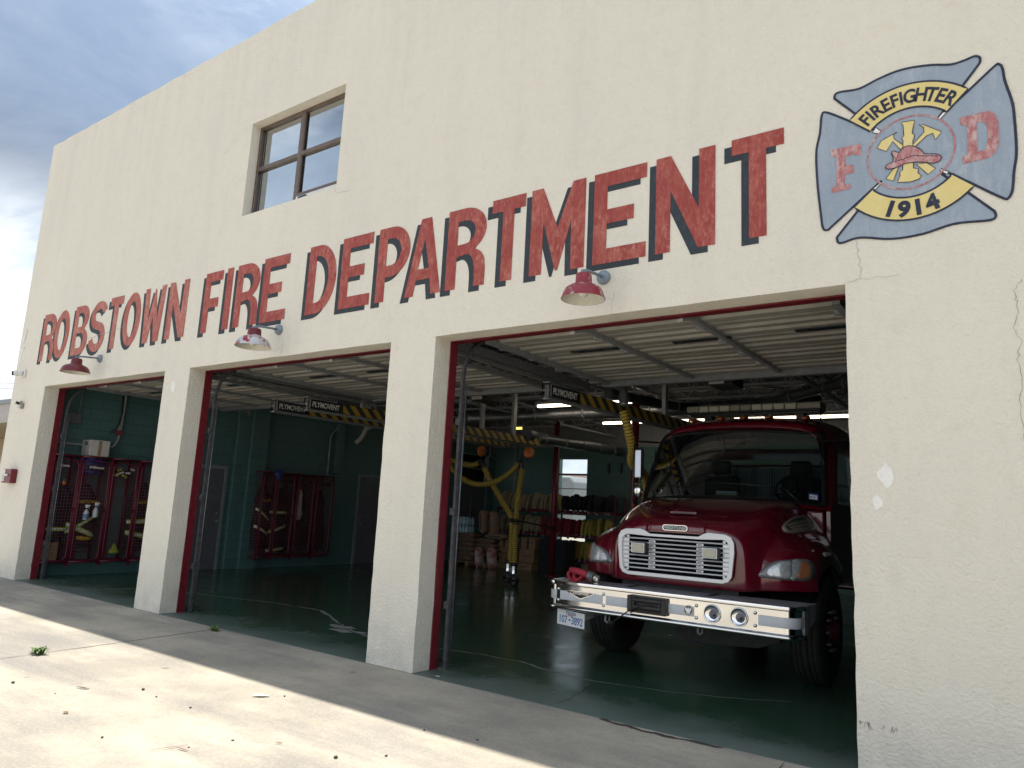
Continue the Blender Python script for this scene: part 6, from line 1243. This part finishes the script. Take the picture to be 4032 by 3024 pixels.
# cardboard cartons with a curved printed mark
def smile(o,x0,x1,y0,y1,z0,z1):
    mb=MB(); cx=(x0+x1)/2; w=(x1-x0)*.30; z=(z0+z1)/2
    pts=[(cx+w*math.sin(R(a)),y0-.002,z+.06-w*.35*math.cos(R(a))) for a in range(-80,81,16)]
    mb.grid([[p for p in pts],[(p[0],p[1],p[2]-.022*math.cos(i*math.pi/(len(pts)-1)-math.pi/2)) for i,p in enumerate(pts)]],None,False); mb.add([(cx+w*.9,y0-.002,z+.04),(cx+w*1.12,y0-.002,z+.07),(cx+w*1.05,y0-.002,z+.0)],[(0,1,2)]); mb.build('printed_mark','sack_print',o)
    mb=MB(); mb.box(cx-.03,cx+.03,y0-.0012,y0-.0002,z0+.01,z1-.005); mb.build('tape','sack_print' if z0>.3 else 'box_white',o) if z0>.3 else None
g_='brown cartons stacked by the exhaust hoses'
for q,(x0,x1,y0,z0,z1,lab) in enumerate(((-12.10,-11.60,10.9,0.005,.25,'brown carton on the floor at the left of the carton stack'),(-12.12,-11.62,10.92,.255,.52,'second carton up in the left carton stack'),(-12.08,-11.62,10.9,.525,.80,'brown carton topmost in the left carton stack'),
    (-11.50,-10.98,10.95,.005,.17,'low open carton on the floor to the right of the carton stack'),(-11.52,-11.05,11.15,.175,.52,'brown carton with a curved black printed arrow, right of the hoses'),(-11.50,-11.05,11.18,.525,.83,'taped brown carton on top of the right carton stack'))):
    box('cardboard_carton',lab,'carton',x0,x1,y0,y0+.42,z0,z1,'card',g_,smile)
box('storage_crate','dark crate behind the red column on the floor','crate',-10.95,-10.15,11.25,11.75,.005,.82,'hose_black')
box('yellow_box','yellow wooden box under the lowest shelf, right of the red column','box',-10.15,-9.6,12.1,12.5,.005,.22,'wood_board')
o=thing('plywood_board','plywood board leaning by the left edge of the right bay','board',(-13.2,9.6,0)); mb=MB(); mb.add([(-13.45,9.6,0.01),(-13.15,9.6,0.01),(-13.15,9.75,0.75),(-13.45,9.75,.75)],[(0,1,2,3)]); mb.build('sheet','wood_board',o,solid=.018)
# sacks
def sack(x,y,z,l,w,h,rz,label,m_='sack_paper',grp='paper sacks in the pile',stand=False):
    o=thing('feed_sack',label,'sack',(x,y,z),grp); rows=[]
    for i in range(9):
        u=-1+2*i/8; k=(1-abs(u)**4)**.5 if abs(u)<1 else 0.12; k=max(k,.12); rows.append([(l/2*u*(1),w/2*(0.85+0.15*k)*math.cos(a)*(abs(math.cos(a))**-.35 if abs(math.cos(a))>.01 else 1)*.9,h/2+h/2*k*math.sin(a)) for a in [2*math.pi*j/16+.01 for j in range(16)]])
    mb=MB(); T_=Matrix.Translation((x,y,z))@Matrix.Rotation(rz,4,'Z')
    if stand: T_=Matrix.Translation((x,y,z+l/2))@Matrix.Rotation(rz,4,'Z')@Matrix.Rotation(R(84),4,'Y')
    mb.T=T_; mb.grid(rows,None,True,True); mb.build('sack_body',m_,o)
    mb=MB(); mb.T=T_; 
    for q in range(6): mb.add([(-l*.32+q*l*.11,-w*.502,h*.45),(-l*.32+q*l*.11+l*.07,-w*.502,h*.45),(-l*.32+q*l*.11+l*.07,-w*.50,h*.62),(-l*.32+q*l*.11,-w*.50,h*.62)],[(0,1,2,3)])
    mb.build('print',"sack_print" if m_=='sack_paper' else 'print_white',o)
    return o
k=0
words=['floor level','second layer','third layer','fourth layer','fifth layer','sixth layer','seventh layer']
pal=thing('pallet','wooden pallet under the left pile of sacks','pallet',(-12.9,10.8,0)); mb=MB()
for q in range(5): mb.box(-13.4,-12.1,10.45+q*.17,10.57+q*.17,.09,.11)
for q in range(3): mb.box(-13.4+q*.6,-13.3+q*.6,10.45,11.2,.005,.089)
mb.build('pallet_boards','card',pal)
for lay in range(6):
    for col in range(2):
        if col==1 and lay>4: continue
        sack(-12.92+col*.62+random.uniform(-.04,.04),10.75+random.uniform(-.04,.04),.11+lay*.125,0.62,.46,.14,random.uniform(-.12,.12),'brown paper sack, %s, %s column of the sack pile'%(words[lay],'left' if col==0 else 'right'))
sack(-12.48,10.62,.86,.62,.40,.24,.1,'brown sack standing upright on top of the pile, in front',stand=True); sack(-12.25,10.80,.80,.66,.36,.22,-.15,'taller brown sack with a rolled neck standing behind the upright one',stand=True)
sack(-11.95,10.7,.74,.60,.44,.16,.25,'brown paper sack slumped over the right end of the pile')
sack(-12.32,10.34,.0,.52,.36,.16,.05,'red and white printed sack standing on the floor in front of the pile',m_='sack_red',grp='red printed sacks',stand=True); sack(-11.90,10.36,.0,.52,.34,.16,-.1,'red printed sack leaning on the floor right of the red and white one',m_='sack_red',grp='red printed sacks',stand=True)
for q in range(2):
    o=thing('water_pack',('upper' if q else 'lower')+' shrink wrapped pack of water bottles on the sack pile','water pack',(-13.05,10.6,.88+.215*q+.0),'packs of bottled water')
    mb=MB()
    for i in range(5):
        for j in range(3): mb.lathe((-13.28+i*.115,10.48+j*.115,.865+.215*q),(0,0,1),[(0,0),(.05,0),(.055,.02),(.052,.07),(.055,.12),(.04,.165),(.015,.19),(.015,.205),(0,.205)],12)
    mb.build('bottles','water_blue',o)
# ---------------------------------------------------------------- small things on the apron
mat('pebble_dark',(0.05,0.045,0.04),0.8); mat('leaf_dry',(0.22,0.14,0.07),0.9); mat('weed_green',(0.10,0.17,0.035),0.6,noise=(20,0.4)); mat('litter_white',(0.75,0.75,0.73),0.6)
pb=None
for i,(x,y) in enumerate([(-6.7,-2.619),(-8.004,-1.852),(-6.178,-2.527),(-5.863,-2.015),(-5.602,-2.05),(-5.166,-2.031),(-4.919,-2.776),(-4.385,-2.508),(-3.61,-2.008),(-4.982,-1.341),(-8.647,-.313),(-3.419,-1.768),(-3.612,-1.208),(-3.217,-1.11),(-4.318,-2.246),(-5.877,-.34)]):
    big=0.016 if i in (0,8,3) else random.uniform(.006,.011); shade=y>-1.21
    lab='small dark pebble lying in the shade on the concrete' if shade else 'small dark pebble lying on the sunlit concrete'; grp='pebbles in the shade' if shade else 'pebbles in the sun'
    if pb is None:
        pb=thing('pebble',lab,'pebble',(x,y,0),grp); mb=MB(); mb.sphere((x,y,.008),1.0,8,5); mb.v=[Vector((x+(v.x-x)*(1+.2*math.sin(v.y*5)),y+(v.y-y)*.8,.5+(v.z-.008)*.5)) for v in mb.v]; mb.build('stone','pebble_dark',pb); pb.scale=(big,)*3
    else: dup(pb,(x,y,0),lab,grp,(0,0,i),(big*random.uniform(.8,1.4),big,big))
def leaf(x,y,l,w,rz,label,m_='leaf_dry',cat='leaf',name='dry_leaf'):
    o=thing(name,label,cat,(x,y,0)); mb=MB(); mb.T=Matrix.Translation((x,y,.006))@Matrix.Rotation(rz,4,'Z'); mb.grid([[(l*(-.5+i/6),w*s_*math.sin(math.pi*(i+.4)/6.8),.002+.01*abs(s_)*w/.02*.3+.0015*math.sin(i)) for s_ in (-.5,0,.5)] for i in range(7)]); mb.build('blade',m_,o,solid=.001); return o
leaf(-6.192,-2.321,.12,.02,.4,'thin dark twig lying on the sunlit concrete','pebble_dark','twig','twig'); leaf(-4.45,-2.60,.22,.007,1.3,'long dry grass blade lying in the sun near the bottom of the photo','leaf_dry','grass blade','grass_blade'); leaf(-4.36,-2.56,.10,.010,.2,'short dry leaf crossing the long grass blade')
leaf(-5.60,-2.70,.045,.03,.3,'curled brown leaf alone on the sunlit concrete'); leaf(-3.85,-2.70,.06,.03,1.0,'dry leaf near the bottom edge of the sunlit apron'); leaf(-4.07,-2.08,.05,.015,.9,'small brown leaf close to the shadow edge')
leaf(-5.10,-1.475,.13,.06,.8,'crumpled white scrap of litter near the shadow edge','litter_white','litter','paper_scrap'); leaf(-4.62,0.08,.06,.03,.3,'tiny white scrap on the threshold of the right bay','litter_white','litter','paper_scrap')
def weed(x,y,r,n,label,seed):
    rd=random.Random(seed); o=thing('weed',label,'weed',(x,y,0)); mb=MB()
    for i in range(n):
        a=rd.uniform(0,6.28); L=r*rd.uniform(.5,1.2); h=r*rd.uniform(.25,.75); w=.008*rd.uniform(.8,1.8); bx,by=x+rd.uniform(-r,r)*.7,y+rd.uniform(-r,r)*.25; d=Vector((math.cos(a),math.sin(a),0)); n_=Vector((-d.y,d.x,0))
        P=[Vector((bx,by,.005))+d*L*t_+Vector((0,0,h*math.sin(t_*2.4))) for t_ in (0,.33,.66,1)]
        mb.grid([[tuple(p-n_*w*k_),tuple(p+n_*w*k_)] for p,k_ in zip(P,(.4,1,.9,.1))],None,False)
    mb.build('leaves','weed_green',o)
weed(-7.70,-2.04,.08,46,'green weed growing from the apron joint in the sun',1); weed(-7.86,-.13,.07,40,'low green weed growing at the bay threshold in the shade',2)
# ---------------------------------------------------------------- beyond the station
mat('annex_fascia',(0.42,0.38,0.36),0.6); mat('annex_roof',(0.25,0.28,0.29),0.6); mat('annex_wall',(0.42,0.34,0.22),0.85); mat('wood_pole',(0.12,0.10,0.08),0.9); mat('tin_shed',(0.45,0.47,0.48),0.5,noise=(2,0.2,None,(6,1,1))); mat('tarp_grey',(0.33,0.35,0.36),0.6,bump=(3,0.6,0.05)); mat('pale_house',(0.62,0.56,0.46),0.8); mat('shingle',(0.16,0.10,0.09),0.9); mat('wire_black',(0.05,0.05,0.06),0.6)
o=thing('annex','low annex with a flat canopy roof joining the left end of the station','building',(-19,3,0))
mb=MB(); mb.box(-26,-15.10,0.3,7.5,3.07,3.15); mb.build('roof','annex_roof',o)
mb=MB(); mb.box(-26,-15.10,0.33,0.38,2.70,3.069); mb.build('fascia','annex_fascia',o); mb=MB(); mb.box(-26,-15.10,0.381,7.4,2.70,2.73); mb.build('soffit','annex_wall',o)
mb=MB(); mb.box(-26,-15.10,2.4,7.3,0,2.699); mb.build('wall','annex_wall',o)
mb=MB(); mb.box(-18.9,-16.6,2.36,2.399,0.3,2.3); w_=mb.build('window','bronze',o); mb=MB(); mb.box(-18.8,-16.7,2.35,2.359,.4,2.2); mb.build('pane','window_glass',w_)
def pole(x,y,h,label):
    o=thing('utility_pole',label,'pole',(x,y,0),'utility poles'); mb=MB(); mb.tube([(x,y,0),(x,y,h)],[.16,.10],12); mb.build('shaft','wood_pole',o)
    mb=MB(); mb.box(x-1.2,x+1.2,y-.06,y+.06,h-.9,h-.75); mb.build('crossarm','wood_pole',o); mb=MB()
    for q in (-1.1,-.5,.5,1.1): mb.cyl((x+q,y,h-.75),(x+q,y,h-.6),.05,8)
    mb.build('insulator','galv',o)
pole(-40,47.5,9.3,'utility pole with a crossarm seen through the rear window'); pole(-90,18,12,'tall utility pole far to the left of the station')
o=thing('power_line','pair of thin power lines crossing the sky at the left edge','power line',(-60,20,9)); mb=MB()
for dz in (0,-.5):
    P=[Vector((-90,18,11.5+dz)),Vector((-65,30,10.2+dz)),Vector((-40,47.5,8.6+dz))]; mb.tube(smooth(P,8),.02,5)
mb.build('wires','wire_black',o)
o=thing('tarp_trailer','grey tarp covered trailer seen through the rear window','trailer',(-21.5,27,0))
mb=MB(); mb.prism([(-24,.9),(-18.5,.9),(-18.5,3.0),(-18.8,3.3),(-23.7,3.3),(-24,3.0)],'y',25.5,28.5); mb.build('cargo_cover','tarp_grey',o,bevel=.1)
mb=MB(); mb.box(-24.2,-18.3,25.4,28.6,.65,.899); mb.build('trailer_bed','tin_shed',o)
for x in (-22.5,-20): mb=MB(); mb.cyl((x,25.5,.4),(x,25.8,.4),.4,18); mb.build('wheel','tyre',o)
o=thing('shed','pale metal shed behind the trailer','shed',(-30,40,0)); mb=MB(); mb.box(-38,-26,36,44,0,3.0); mb.build('wall','pale_house',o); mb=MB(); mb.prism([(35.6,3.0),(44.4,3.0),(40,4.2)],'x',-38.3,-25.7); mb.build('roof','shingle',o)
o=thing('neighbour_house','pale neighbouring house seen through the side window','house',(-24,18,0)); mb=MB(); mb.box(-31,-22,11,23,0,3.2); mb.build('wall','pale_house',o); mb=MB(); mb.prism([(-31.5,3.2),(-21.5,3.2),(-26.5,5.2)],'y',10.6,23.4); mb.build('roof','tin_shed',o)
